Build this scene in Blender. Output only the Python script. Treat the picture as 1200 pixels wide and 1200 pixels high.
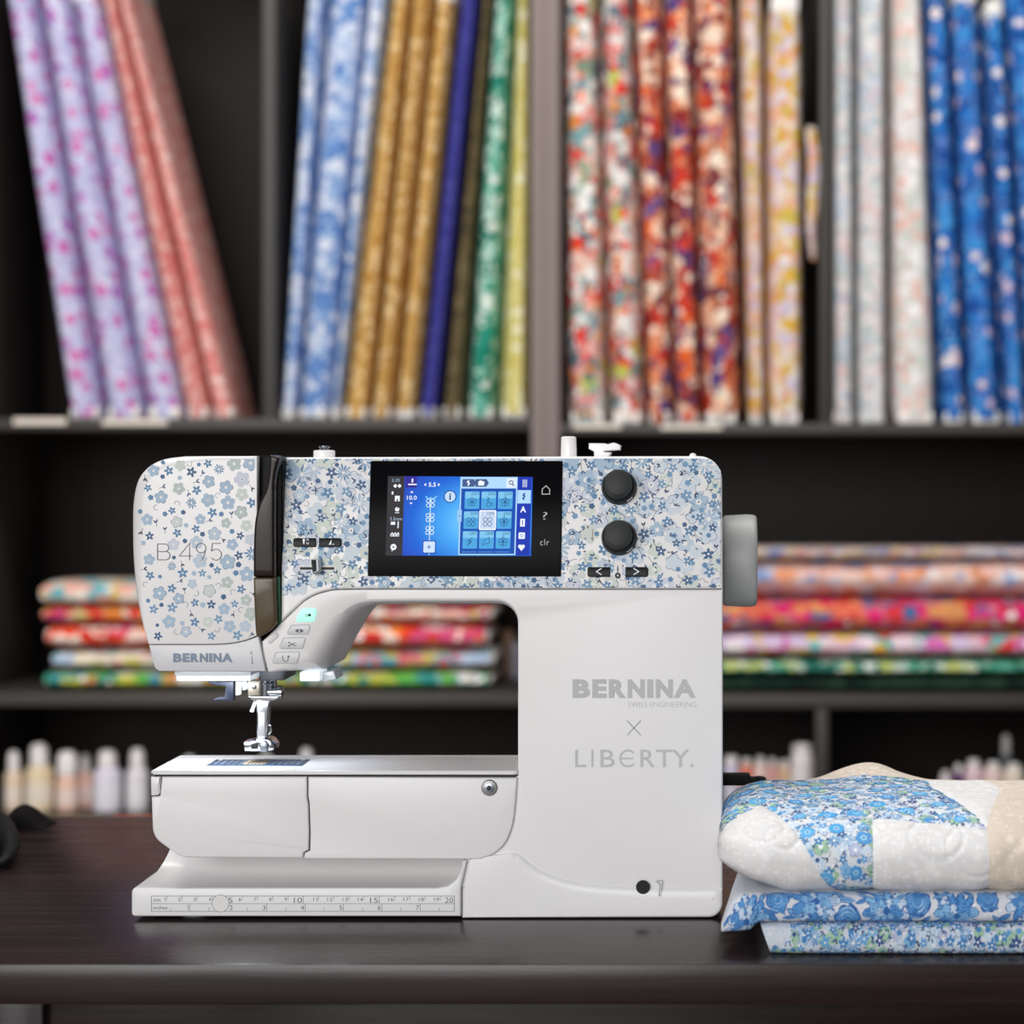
import bpy, bmesh, math, random
import numpy as np
from mathutils import Vector

for o in list(bpy.data.objects):
    bpy.data.objects.remove(o)
scene = bpy.context.scene
COL = scene.collection
PI = math.pi

# ------------------------------------------------------------------ camera
S0, D, VX, VY = 0.565e-3, 1.5, 815.0, 560.0     # metres per pixel at the machine front, its distance, vanishing point
TZ = 0.75                                       # table top height
ZC = TZ + 0.2932                                # camera height
cam_d = bpy.data.cameras.new('camera')
cam = bpy.data.objects.new('camera', cam_d)
COL.objects.link(cam)
cam.location = (0, -D, ZC)
cam.rotation_euler = (PI / 2, 0, 0)
cam_d.sensor_width = 36.0
cam_d.lens = 36.0 * D / (1200 * S0)
cam_d.shift_x = -(VX - 600) / 1200
cam_d.shift_y = -(600 - VY) / 1200
cam_d.clip_start = 0.05
cam_d.dof.use_dof = True
cam_d.dof.focus_distance = D + 0.008
cam_d.dof.aperture_fstop = 5.6
scene.camera = cam

# ------------------------------------------------------------------ light
world = bpy.data.worlds.new('world')
scene.world = world
world.use_nodes = True
bg = world.node_tree.nodes['Background']
bg.inputs[0].default_value = (0.86, 0.92, 1.0, 1)
bg.inputs[1].default_value = 0.13


def area(name, loc, target, sx, sy, power, color):
    l = bpy.data.lights.new(name, 'AREA')
    l.shape = 'RECTANGLE'
    l.size, l.size_y, l.energy, l.color = sx, sy, power, color
    o = bpy.data.objects.new(name, l)
    COL.objects.link(o)
    o.location = loc
    o.rotation_euler = (Vector(target) - Vector(loc)).to_track_quat('-Z', 'Y').to_euler()
    return o


area('shop_window_offscreen', (-1.8, -6.2, 2.2), (0, 1.0, 0.9), 4.6, 2.6, 296, (1.0, 0.99, 0.985))
area('ceiling_panel_offscreen', (-0.3, 0.55, 2.95), (-0.3, 0.551, 0.0), 2.6, 0.8, 55, (1.0, 0.98, 0.955))

scene.view_settings.view_transform = 'Standard'
scene.view_settings.look = 'None'
scene.view_settings.gamma = 1.0
scene.view_settings.use_curve_mapping = False
scene.view_settings.exposure = 0.13


# ------------------------------------------------------------------ materials
def lin(c):
    if max(c) > 1.0:
        c = [v / 255.0 for v in c]
    return tuple(v / 12.92 if v <= 0.04045 else ((v + 0.055) / 1.055) ** 2.4 for v in c)


class NT:
    """small helper to write node trees"""
    def __init__(self, mat):
        self.nt = mat.node_tree
        self.n, self.l = self.nt.nodes, self.nt.links

    def new(self, t, **kw):
        nd = self.n.new(t)
        for k, v in kw.items():
            setattr(nd, k, v)
        return nd

    def put(self, sock, v):
        if hasattr(v, 'is_linked') or isinstance(v, bpy.types.NodeSocket):
            self.l.new(v, sock)
        else:
            sock.default_value = v

    def math(self, op, a, b=0.0, c=0.0, clamp=False):
        nd = self.new('ShaderNodeMath', operation=op, use_clamp=clamp)
        for i, v in enumerate((a, b, c)):
            self.put(nd.inputs[i], v)
        return nd.outputs[0]

    def vmath(self, op, a, b=(0, 0, 0), scale=None):
        nd = self.new('ShaderNodeVectorMath', operation=op)
        self.put(nd.inputs[0], a)
        self.put(nd.inputs[1], b)
        if scale is not None:
            self.put(nd.inputs['Scale'], scale)
        return nd.outputs['Value'] if op in ('LENGTH', 'DOT_PRODUCT') else nd.outputs[0]

    def mix(self, f, a, b):
        nd = self.new('ShaderNodeMix', data_type='RGBA')
        self.put(nd.inputs[0], f)
        self.put(nd.inputs[6], a if not isinstance(a, tuple) else (*a[:3], 1))
        self.put(nd.inputs[7], b if not isinstance(b, tuple) else (*b[:3], 1))
        return nd.outputs[2]

    def ramp(self, f, stops, const=False):
        nd = self.new('ShaderNodeValToRGB')
        cr = nd.color_ramp
        cr.interpolation = 'CONSTANT' if const else 'LINEAR'
        while len(cr.elements) > 1:
            cr.elements.remove(cr.elements[-1])
        cr.elements[0].position = stops[0][0]
        cr.elements[0].color = (*stops[0][1], 1)
        for p, c in stops[1:]:
            e = cr.elements.new(p)
            e.color = (*c, 1)
        self.put(nd.inputs[0], f)
        return nd.outputs[0]

    def noise(self, vec, scale, detail=2.0, rough=0.5):
        nd = self.new('ShaderNodeTexNoise')
        self.put(nd.inputs['Vector'], vec)
        nd.inputs['Scale'].default_value = scale
        nd.inputs['Detail'].default_value = detail
        nd.inputs['Roughness'].default_value = rough
        return nd.outputs[0]


def base_mat(name, color, rough=0.5, metal=0.0, emit=None, estr=0.0, coat=0.0, spec=0.5):
    m = bpy.data.materials.new(name)
    m.use_nodes = True
    b = m.node_tree.nodes['Principled BSDF']
    b.inputs['Base Color'].default_value = (*color, 1)
    b.inputs['Roughness'].default_value = rough
    b.inputs['Metallic'].default_value = metal
    b.inputs['Specular IOR Level'].default_value = spec
    if coat:
        b.inputs['Coat Weight'].default_value = coat
        b.inputs['Coat Roughness'].default_value = 0.08
    if emit:
        b.inputs['Emission Color'].default_value = (*emit, 1)
        b.inputs['Emission Strength'].default_value = estr
    return m


def plastic(name, color, rough=0.35, coat=0.0, spec=0.5, tex=True):
    """moulded plastic: colour with a very faint mottling and fine relief"""
    m = base_mat(name, color, rough, coat=coat, spec=spec)
    if tex:
        t = NT(m)
        b = t.n['Principled BSDF']
        tc = t.new('ShaderNodeTexCoord').outputs['Object']
        nz = t.noise(tc, 60.0, 3.0)
        c2 = tuple(v * 0.97 for v in color)
        t.l.new(t.mix(nz, color, c2), b.inputs['Base Color'])
        bp = t.new('ShaderNodeBump')
        bp.inputs['Strength'].default_value = 0.02
        bp.inputs['Distance'].default_value = 0.0005
        t.l.new(t.noise(tc, 1500.0, 1.0), bp.inputs['Height'])
        t.l.new(bp.outputs[0], b.inputs['Normal'])
    return m


def attr_mat(name, rough=0.5, emit=0.0):
    m = base_mat(name, (0.5, 0.5, 0.5), rough)
    t = NT(m)
    b = t.n['Principled BSDF']
    a = t.new('ShaderNodeAttribute', attribute_name='print')
    if emit:
        b.inputs['Base Color'].default_value = (0.005, 0.005, 0.005, 1)
        b.inputs['Specular IOR Level'].default_value = 0.05
        t.l.new(a.outputs['Color'], b.inputs['Emission Color'])
        b.inputs['Emission Strength'].default_value = emit
    else:
        t.l.new(a.outputs['Color'], b.inputs['Base Color'])
    return m


def wood(name, c1, c2, rough=0.4, axis=0, scale=1.0, spec=0.5):
    m = base_mat(name, c1, rough, spec=spec)
    t = NT(m)
    b = t.n['Principled BSDF']
    tc = t.new('ShaderNodeTexCoord').outputs['Object']
    mp = t.new('ShaderNodeMapping')
    sc = [70.0 * scale] * 3
    sc[axis] = 2.2 * scale
    mp.inputs['Scale'].default_value = sc
    t.l.new(tc, mp.inputs['Vector'])
    g = t.noise(mp.outputs[0], 1.6, 6.0, 0.65)
    g2 = t.math('POWER', g, 2.2)
    col = t.ramp(g2, [(0.08, c2), (0.34, c1)])
    t.l.new(col, b.inputs['Base Color'])
    t.l.new(t.math('MULTIPLY_ADD', g, 0.22, rough - 0.1), b.inputs['Roughness'])
    bp = t.new('ShaderNodeBump')
    bp.inputs['Strength'].default_value = 0.25
    bp.inputs['Distance'].default_value = 0.0006
    t.l.new(g, bp.inputs['Height'])
    t.l.new(bp.outputs[0], b.inputs['Normal'])
    return m


def flower_layer(t, uv, base, scale, petals, R, pal, prob, seed, depth=0.3, centre=None, leaf=False):
    """one layer of printed flowers (or leaves): a voronoi cell per flower, polar petals around its point"""
    v = t.vmath('ADD', t.vmath('SCALE', uv, scale=scale), (seed * 3.7, seed * 7.1, 0))
    vo = t.new('ShaderNodeTexVoronoi', voronoi_dimensions='2D', feature='F1')
    t.l.new(v, vo.inputs['Vector'])
    vo.inputs['Scale'].default_value = 1.0
    vo.inputs['Randomness'].default_value = 0.85
    lc = t.vmath('SUBTRACT', v, vo.outputs['Position'])
    sp = t.new('ShaderNodeSeparateXYZ')
    t.l.new(lc, sp.inputs[0])
    rc = t.new('ShaderNodeSeparateColor')
    t.l.new(vo.outputs['Color'], rc.inputs[0])
    r = t.math('SQRT', t.math('ADD', t.math('MULTIPLY', sp.outputs[0], sp.outputs[0]), t.math('MULTIPLY', sp.outputs[1], sp.outputs[1])))
    th = t.math('ADD', t.math('ARCTAN2', sp.outputs[1], sp.outputs[0]), t.math('MULTIPLY', rc.outputs[0], 6.283))
    if leaf:
        w = t.math('POWER', t.math('ABSOLUTE', t.math('COSINE', th)), 3.0)
        rad = t.math('MULTIPLY', w, R)
    else:
        w = t.math('ABSOLUTE', t.math('COSINE', t.math('MULTIPLY', th, petals / 2.0)))
        rad = t.math('MULTIPLY', t.math('MULTIPLY_ADD', w, depth, 1.0 - depth), t.math('MULTIPLY_ADD', rc.outputs[1], R * 0.5, R * 0.6))
    mask = t.math('LESS_THAN', r, rad)
    mask = t.math('MULTIPLY', mask, t.math('LESS_THAN', rc.outputs[2], prob))
    n = len(pal)
    col = t.ramp(rc.outputs[0], [(i / n, c) for i, c in enumerate(pal)], True)
    if centre:
        col = t.mix(t.math('LESS_THAN', r, R * 0.22), col, centre)
    return t.mix(mask, base, col)


def fabric(name, ground, layers, rough=0.85, fold=True):
    """printed cotton: a ground colour under layers of flowers. layers: (scale, petals, R, palette, prob, depth, centre)"""
    m = base_mat(name, ground, rough, spec=0.2)
    t = NT(m)
    b = t.n['Principled BSDF']
    uv = t.new('ShaderNodeTexCoord').outputs['UV']
    wob = t.new('ShaderNodeTexNoise')
    t.l.new(uv, wob.inputs['Vector'])
    wob.inputs['Scale'].default_value = 45.0
    off = t.vmath('SCALE', t.vmath('SUBTRACT', wob.outputs['Color'], (0.5, 0.5, 0.5)), scale=0.006)
    uvw = t.vmath('ADD', uv, off)
    cur = t.mix(t.noise(uv, 30.0, 3.0), tuple(ground), tuple(v * 0.86 for v in ground))
    for i, (sc, pe, R, pal, prob, dep, cen) in enumerate(layers):
        cur = flower_layer(t, uvw, cur, sc, abs(pe), R, pal, prob, i + 1.3 + len(name) * 0.37, dep, cen, leaf=pe < 0)
    t.l.new(cur, b.inputs['Base Color'])
    bp = t.new('ShaderNodeBump')
    bp.inputs['Strength'].default_value = 0.25
    bp.inputs['Distance'].default_value = 0.0008
    t.l.new(t.noise(uv, 900.0, 2.0), bp.inputs['Height'])
    t.l.new(bp.outputs[0], b.inputs['Normal'])
    return m


# ------------------------------------------------------------------ geometry helpers
def P(px, py, y=0.0):
    """the point of the place that photograph pixel (px, py) shows at depth y"""
    k = S0 * (D + y) / D
    return Vector(((px - VX) * k, y, ZC + (VY - py) * k))


def root_of(o):
    while o.parent:
        o = o.parent
    return o


def link(name, me, parent=None, mats=()):
    o = bpy.data.objects.new(name, me)
    COL.objects.link(o)
    for m in mats:
        me.materials.append(m)
    if parent:
        o.parent = parent
    return o


def obj(name, bm, mats, parent=None, label=None, sharp=35, recalc=True, smooth=True):
    """world-space bmesh -> one mesh object; children are stored relative to their thing"""
    if recalc:
        bmesh.ops.recalc_face_normals(bm, faces=bm.faces[:])
    if smooth:
        for f in bm.faces:
            f.smooth = True
        lim = math.radians(sharp)
        for e in bm.edges:
            if len(e.link_faces) == 2:
                e.smooth = e.calc_face_angle(0) < lim
    if parent:
        org = root_of(parent).location.copy()
    else:
        xs = [v.co for v in bm.verts]
        lo = Vector([min(c[i] for c in xs) for i in range(3)])
        hi = Vector([max(c[i] for c in xs) for i in range(3)])
        org = Vector(((lo.x + hi.x) / 2, (lo.y + hi.y) / 2, lo.z))
    bmesh.ops.translate(bm, verts=bm.verts[:], vec=-org)
    me = bpy.data.meshes.new(name)
    bm.to_mesh(me)
    bm.free()
    if not isinstance(mats, (list, tuple)):
        mats = [mats]
    o = link(name, me, parent, mats)
    if not parent:
        o.location = org
    if label:
        o['label'] = label
    return o


def tag(o, label, cat, group=None, kind=None):
    o['label'] = label
    o['category'] = cat
    if group:
        o['group'] = group
    if kind:
        o['kind'] = kind
    return o


def empty(name, loc, label=None, cat=None, group=None):
    o = bpy.data.objects.new(name, None)
    COL.objects.link(o)
    o.location = loc
    o.empty_display_size = 0.05
    if label:
        tag(o, label, cat, group)
    return o


def struct(o, label=None):
    o['kind'] = 'structure'
    if label:
        o['label'] = label
    return o


def box(bm, x0, x1, y0, y1, z0, z1, bev=0.0, seg=2):
    r = bmesh.ops.create_cube(bm, size=1.0)
    vs = r['verts']
    for v in vs:
        v.co = Vector((x0 + (v.co.x + .5) * (x1 - x0), y0 + (v.co.y + .5) * (y1 - y0), z0 + (v.co.z + .5) * (z1 - z0)))
    if bev > 0:
        es = list({e for v in vs for e in v.link_edges})
        bmesh.ops.bevel(bm, geom=es, offset=bev, segments=seg, profile=0.5, affect='EDGES', clamp_overlap=True)


def rounded(pts, seg=6):
    """pts: (x, y) or (x, y, radius) -> outline with rounded corners"""
    out = []
    n = len(pts)
    for i, p in enumerate(pts):
        r = p[2] if len(p) > 2 else 0
        p0 = Vector(p[:2])
        if r <= 0:
            out.append((p0.x, p0.y))
            continue
        a = Vector(pts[i - 1][:2]) - p0
        b = Vector(pts[(i + 1) % n][:2]) - p0
        ang = a.angle(b)
        d = min(r / math.tan(ang / 2), a.length * .49, b.length * .49)
        rr = d * math.tan(ang / 2)
        c = p0 + (a.normalized() + b.normalized()).normalized() * (rr / math.sin(ang / 2))
        s = p0 + a.normalized() * d
        e = p0 + b.normalized() * d
        a0 = math.atan2(s.y - c.y, s.x - c.x)
        a1 = math.atan2(e.y - c.y, e.x - c.x)
        da = (a1 - a0 + PI) % (2 * PI) - PI
        for k in range(seg + 1):
            t = a0 + da * k / seg
            out.append((c.x + rr * math.cos(t), c.y + rr * math.sin(t)))
    return out


def spline(pts, n=6):
    """Catmull-Rom through open points"""
    q = [Vector(p) for p in pts]
    q = [q[0] * 2 - q[1]] + q + [q[-1] * 2 - q[-2]]
    out = []
    for i in range(1, len(q) - 2):
        for k in range(n):
            t = k / n
            a, b, c, d = q[i - 1], q[i], q[i + 1], q[i + 2]
            out.append(0.5 * ((2 * b) + (c - a) * t + (2 * a - 5 * b + 4 * c - d) * t * t + (3 * b - a - 3 * c + d) * t ** 3))
    out.append(q[-2])
    return [tuple(v) for v in out]


def prism(bm, pts, yb, bev=0.0, seg=3, bevs=None, slope=0.0):
    """pts: front outline as 3D points (x, y, z), extruded straight back to y = yb.
    bevs: for each point (inset, depth) of the rounded front edge"""
    n = len(pts)
    if bevs is None:
        bevs = [(bev, bev)] * n
    P2 = [Vector((p[0], p[2])) for p in pts]
    A = sum(P2[i].x * P2[(i + 1) % n].y - P2[(i + 1) % n].x * P2[i].y for i in range(n))
    sg = 1 if A > 0 else -1
    nor = []
    for i in range(n):
        e0 = (P2[i] - P2[i - 1])
        e1 = (P2[(i + 1) % n] - P2[i])
        n0 = Vector((-e0.y, e0.x)).normalized() * sg
        n1 = Vector((-e1.y, e1.x)).normalized() * sg
        m = n0 + n1
        if m.length < 1e-6:
            m = n0
        m.normalize()
        nor.append(m / max(0.35, m.dot(n0)))
    rings = []
    steps = list(range(seg + 1)) if any(b[0] > 0 for b in bevs) else [seg]
    for k in steps:
        a = k / seg * PI / 2 if seg else PI / 2
        ring = []
        for i in range(n):
            ins = bevs[i][0] * (1 - math.sin(a))
            dy = bevs[i][1] * (1 - math.cos(a))
            q = P2[i] + nor[i] * ins
            ring.append(bm.verts.new((q.x, pts[i][1] + dy + (q.y - P2[i].y) * slope, q.y)))
        rings.append(ring)
    ybv = yb if hasattr(yb, '__len__') else [yb] * n
    rings.append([bm.verts.new((P2[i].x, ybv[i], P2[i].y)) for i in range(n)])
    for r0, r1 in zip(rings, rings[1:]):
        for i in range(n):
            j = (i + 1) % n
            bm.faces.new((r0[i], r0[j], r1[j], r1[i]))
    f0 = bm.faces.new(rings[0])
    f1 = bm.faces.new(list(reversed(rings[-1])))
    f0.normal_update()
    f1.normal_update()
    bmesh.ops.triangulate(bm, faces=[f0, f1])


def lathe(bm, prof, origin, axis, seg=32, cap=True):
    """prof: (radius, height) along axis from origin"""
    ax = Vector(axis).normalized()
    u = ax.orthogonal().normalized()
    w = ax.cross(u)
    rings = []
    for r, h in prof:
        c = Vector(origin) + ax * h
        rings.append([bm.verts.new(c + (u * math.cos(2 * PI * i / seg) + w * math.sin(2 * PI * i / seg)) * max(r, 1e-5)) for i in range(seg)])
    for r0, r1 in zip(rings, rings[1:]):
        for i in range(seg):
            j = (i + 1) % seg
            bm.faces.new((r0[i], r0[j], r1[j], r1[i]))
    if cap:
        bm.faces.new(rings[0])
        bm.faces.new(rings[-1])


def tube(bm, pts, r, seg=8):
    pts = [Vector(p) for p in pts]
    rr = r if hasattr(r, '__len__') else [r] * len(pts)
    rings = []
    up = None
    for i, p in enumerate(pts):
        t = (pts[min(i + 1, len(pts) - 1)] - pts[max(i - 1, 0)]).normalized()
        if up is None:
            up = t.orthogonal().normalized()
        up = (up - t * up.dot(t)).normalized()
        w = t.cross(up)
        rings.append([bm.verts.new(p + (up * math.cos(2 * PI * k / seg) + w * math.sin(2 * PI * k / seg)) * rr[i]) for k in range(seg)])
    for r0, r1 in zip(rings, rings[1:]):
        for k in range(seg):
            j = (k + 1) % seg
            bm.faces.new((r0[k], r0[j], r1[j], r1[k]))
    bm.faces.new(rings[0])
    bm.faces.new(list(reversed(rings[-1])))


# ------------------------------------------------------------------ flat print: polygons with a colour each
class Print:
    """2D coloured polygons; build() lays them on a surface through a mapping (a, b, lift) -> point"""
    def __init__(self):
        self.polys = []

    def poly(self, pts, col, layer=1.0):
        self.polys.append((list(pts), col, layer))

    def rect(self, x0, y0, x1, y1, col, layer=1.0, r=0):
        self.poly(rounded([(x0, y0, r), (x1, y0, r), (x1, y1, r), (x0, y1, r)], 3) if r else [(x0, y0), (x1, y0), (x1, y1), (x0, y1)], col, layer)

    def line(self, pts, w, col, layer=1.0):
        q = []
        for p in pts:
            p = Vector(p[:2])
            if not q or (p - q[-1]).length > 1e-9:
                q.append(p)
        if len(q) < 2:
            return
        closed = (q[0] - q[-1]).length < w * .5 and len(q) > 3
        if closed:
            q.pop()
        m = len(q)
        L, R = [], []
        for i in range(m):
            d0 = (q[i] - q[i - 1]).normalized() if (i > 0 or closed) else None
            d1 = (q[(i + 1) % m] - q[i]).normalized() if (i < m - 1 or closed) else None
            d0, d1 = d0 or d1, d1 or d0
            n0, n1 = Vector((-d0.y, d0.x)), Vector((-d1.y, d1.x))
            k = n0 + n1
            k = k.normalized() if k.length > 1e-6 else n0
            k = k * (w / 2 / max(.5, k.dot(n0)))
            L.append(q[i] + k)
            R.append(q[i] - k)
        for i in range(m if closed else m - 1):
            j = (i + 1) % m
            self.poly([L[i], R[i], R[j], L[j]], col, layer)

    def disc(self, x, y, r, col, layer=1.0, n=14):
        self.poly([(x + r * math.cos(2 * PI * i / n), y + r * math.sin(2 * PI * i / n)) for i in range(n)], col, layer)

    def ring(self, x, y, r, w, col, layer=1.0, n=16, a0=0, a1=2 * PI):
        self.line([(x + r * math.cos(a0 + (a1 - a0) * i / n), y + r * math.sin(a0 + (a1 - a0) * i / n)) for i in range(n + 1)], w, col, layer)

    # flowers -------------------------------------------------------
    def flower(self, x, y, r, n, col, rot=0, depth=.3, layer=1.0, sharp=1.0, outline=None, centre=None, step=6):
        def pts(rr):
            o = []
            m = n * step
            for i in range(m):
                th = 2 * PI * i / m
                w = abs(math.cos(n * th / 2)) ** sharp
                q = rr * (1 - depth + depth * w)
                o.append((x + q * math.cos(th + rot), y + q * math.sin(th + rot)))
            return o
        if outline:
            self.poly(pts(r), outline, layer)
            self.poly(pts(r * (1 - min(.16, 0.55 / max(r, 1e-6) if r > 1 else .1))), col, layer + .15)
        else:
            self.poly(pts(r), col, layer)
        if centre:
            self.disc(x, y, r * .2, centre, layer + .3, 8)

    def daisy(self, x, y, r, n, cols, rot=0, layer=1.0, rnd=random):
        for i in range(n):
            th = rot + 2 * PI * i / n
            q = r * rnd.uniform(.8, 1.05)
            w = r * 2.4 / n
            c, s = math.cos(th), math.sin(th)
            loc = [(.18 * q, -w * .15), (.6 * q, -w * .5), (.9 * q, -w * .42), (q, 0), (.9 * q, w * .42), (.6 * q, w * .5), (.18 * q, w * .15)]
            self.poly([(x + a * c - b * s, y + a * s + b * c) for a, b in loc], rnd.choice(cols), layer + .01 * i)

    def leaf(self, x, y, l, w, rot, col, layer=1.0):
        c, s = math.cos(rot), math.sin(rot)
        loc = [(0, 0), (.25 * l, -w * .42), (.55 * l, -w * .5), (.85 * l, -w * .25), (l, 0), (.85 * l, w * .25), (.55 * l, w * .5), (.25 * l, w * .42)]
        self.poly([(x + a * c - b * s, y + a * s + b * c) for a, b in loc], col, layer)

    def build(self, name, fmap, mat, parent=None, clips=(), unit=1e-4, maxlen=None, flat=True):
        """clips: lists of half planes (point, normal-outwards), one list for each convex region to keep"""
        verts, faces, cols = [], [], []
        for pts, col, layer in self.polys:
            regs = clips if clips else [()]
            for reg in regs:
                q = [tuple(p[:2]) for p in pts]
                for (cx, cy), (nx, ny) in reg:
                    out = []
                    for i in range(len(q)):
                        a, b = q[i - 1], q[i]
                        da = (a[0] - cx) * nx + (a[1] - cy) * ny
                        db = (b[0] - cx) * nx + (b[1] - cy) * ny
                        if (da <= 0) != (db <= 0):
                            t = da / (da - db)
                            out.append((a[0] + (b[0] - a[0]) * t, a[1] + (b[1] - a[1]) * t))
                        if db <= 0:
                            out.append(b)
                    q = out
                    if len(q) < 3:
                        break
                if len(q) < 3:
                    continue
                i0 = len(verts)
                cx = sum(p[0] for p in q) / len(q)
                cy = sum(p[1] for p in q) / len(q)
                lift = layer * unit
                if len(q) == 4 or len(q) == 3:
                    verts.extend(fmap(a, b, lift) for a, b in q)
                    faces.append(tuple(range(i0, i0 + len(q))))
                    cols.append(col)
                else:
                    sub = 1
                    if maxlen:
                        rad = max(math.hypot(a - cx, b - cy) for a, b in q)
                        sub = max(1, int(math.ceil(rad / maxlen)))
                    verts.append(fmap(cx, cy, lift))
                    for k in range(1, sub + 1):
                        t = k / sub
                        verts.extend(fmap(cx + (a - cx) * t, cy + (b - cy) * t, lift) for a, b in q)
                    n = len(q)
                    for i in range(n):
                        j = (i + 1) % n
                        faces.append((i0, i0 + 1 + i, i0 + 1 + j))
                        cols.append(col)
                        for k in range(1, sub):
                            o0, o1 = i0 + 1 + (k - 1) * n, i0 + 1 + k * n
                            faces.append((o0 + i, o1 + i, o1 + j, o0 + j))
                            cols.append(col)
        org = root_of(parent).location if parent else Vector((0, 0, 0))
        me = bpy.data.meshes.new(name)
        me.from_pydata([tuple(Vector(v) - org) for v in verts], [], faces)
        ca = me.color_attributes.new('print', 'FLOAT_COLOR', 'CORNER')
        arr = np.ones((len(me.loops), 4), dtype=np.float32)
        li = 0
        for f, c in zip(faces, cols):
            arr[li:li + len(f), :3] = c
            li += len(f)
        ca.data.foreach_set('color', arr.ravel())
        return link(name, me, parent, [mat])


def text_pts(body, weight=0.0, spacing=1.0):
    cu = bpy.data.curves.new('txt', 'FONT')
    cu.body = body
    cu.size = 1.0
    cu.offset = weight
    cu.space_character = spacing
    cu.resolution_u = 3
    o = bpy.data.objects.new('txt', cu)
    COL.objects.link(o)
    dg = bpy.context.evaluated_depsgraph_get()
    dg.update()
    me = bpy.data.meshes.new_from_object(o.evaluated_get(dg))
    vs = np.array([v.co[:2] for v in me.vertices])
    fs = [tuple(p.vertices) for p in me.polygons]
    bpy.data.objects.remove(o)
    bpy.data.curves.remove(cu)
    bpy.data.meshes.remove(me)
    return vs, fs


def text_into(pr, body, bx, col, layer=2.0, weight=0.0, spacing=1.0, slant=0.0):
    """lettering fitted into the box (x0, y0, x1, y1), y downwards, added to a Print"""
    vs, fs = text_pts(body, weight, spacing)
    lo, hi = vs.min(0), vs.max(0)
    x0, y0, x1, y1 = bx
    q = (vs - lo) / (hi - lo)
    q[:, 0] = x0 + q[:, 0] * (x1 - x0) + slant * (q[:, 1] - .5) * (y1 - y0)
    q[:, 1] = y1 - q[:, 1] * (y1 - y0)
    for f in fs:
        pr.poly([tuple(q[i]) for i in f], col, layer)


# ------------------------------------------------------------------ setting
M_floor = wood('floor_boards', (0.16, 0.11, 0.075), (0.09, 0.06, 0.04), 0.45, axis=0, scale=0.3)
M_wall = plastic('wall_paint', (0.075, 0.062, 0.055), 0.8)
YS, YB = 1.95, 2.33                       # front and back of the bookcases
bm = bmesh.new()
box(bm, -4.4, 3.4, -6.4, 2.6, -0.05, 0.0)
struct(obj('floor', bm, M_floor, sharp=20), 'dark wooden shop floor')
bm = bmesh.new()
box(bm, -3.2, 3.2, 2.4, 2.5, 0.0, 3.1)
struct(obj('wall_back', bm, M_wall, sharp=20), 'plain wall behind the bookcases')

# ------------------------------------------------------------------ bookcases
M_board = wood('bookcase_board', (0.055, 0.047, 0.041), (0.036, 0.030, 0.026), 0.5, axis=0)
M_upright = wood('bookcase_upright', (0.055, 0.047, 0.041), (0.036, 0.030, 0.026), 0.5, axis=2)
M_taupe = wood('bookcase_side', (0.215, 0.160, 0.145), (0.175, 0.130, 0.118), 0.5, axis=2)
M_back = wood('bookcase_back', (0.017, 0.011, 0.008), (0.009, 0.006, 0.0045), 0.6, axis=2, spec=0.25)
M_card = plastic('shelf_card', lin((235, 222, 208)), 0.7)
M_strip = plastic('orange_strip', lin((215, 90, 40)), 0.6)
M_olive = plastic('olive_strip', lin((150, 130, 60)), 0.6)


def zpx(py, y=YS):
    return P(0, py, y).z


def xpx(px, y=YS):
    return P(px, 0, y).x


def bookcase(x0, x1, label, shelves, partitions, m_right, m_left, cards, strips):
    r = empty('bookcase', ((x0 + x1) / 2, (YS + YB) / 2, 0), label, 'bookcase')
    top = 2.06

    def part(name, mat, *b, bev=0.0012):
        q = bmesh.new()
        box(q, *b, bev=bev)
        return obj(name, q, mat, r)
    t = 0.0215
    part('side_panel', m_left, x0, x0 + t, YS, YB, 0, top)
    part('side_panel', m_right, x1 - t, x1, YS, YB, 0, top)
    part('back_panel', M_back, x0 + t, x1 - t, YB - .012, YB, 0.0, top - .02)
    part('top_board', M_board, x0 + t, x1 - t, YS, YB - .012, top - .02, top)
    for z1, th in shelves:
        part('shelf', M_board, x0 + t, x1 - t, YS + .001, YB - .012, z1 - th, z1)
    for px0, px1, z0, z1 in partitions:
        part('partition', M_upright, xpx(px0), xpx(px1), YS + .004, YB - .012, z0, z1)
    for a, b, c, d in cards:
        part('shelf_label', M_card, xpx(a), xpx(b), YS - .0012, YS + .0012, zpx(d), zpx(c), bev=0)
    for a, b, c, d, m in strips:
        part('shelf_edge_strip', m, xpx(a), xpx(b), YS - .0015, YS + .0012, zpx(d), zpx(c), bev=0)
    return r


ZU_L, ZU_R, ZM, ZL = zpx(490), zpx(496), zpx(812), zpx(956)
XL0, XM, XR1 = xpx(-46), xpx(639), xpx(1336)
bookcase(XL0, XM, 'dark wooden bookcase holding the leaning lilac, pink, gold and green fabric bolts',
         [(ZU_L, .018), (ZM, .020), (ZL, .020), (0.10, .02)],
         [(307, 322, ZU_L, 2.04)], M_taupe, M_upright,
         [(16, 78, 490, 497.5), (120, 196, 491, 498)],
         [(132, 185, 958, 968, M_strip), (55, 118, 958.5, 966, M_olive)])
bookcase(XM, XR1, 'dark wooden bookcase holding the upright red, yellow, white and blue fabric bolts',
         [(ZU_R, .016), (ZM - .003, .020), (ZL, .020), (0.10, .02)],
         [(962, 972, ZU_R, 2.04), (957, 971, ZL, ZM - .023)], M_upright, M_taupe,
         [(672, 728, 496, 502), (774, 846, 497, 503)], [])


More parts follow.
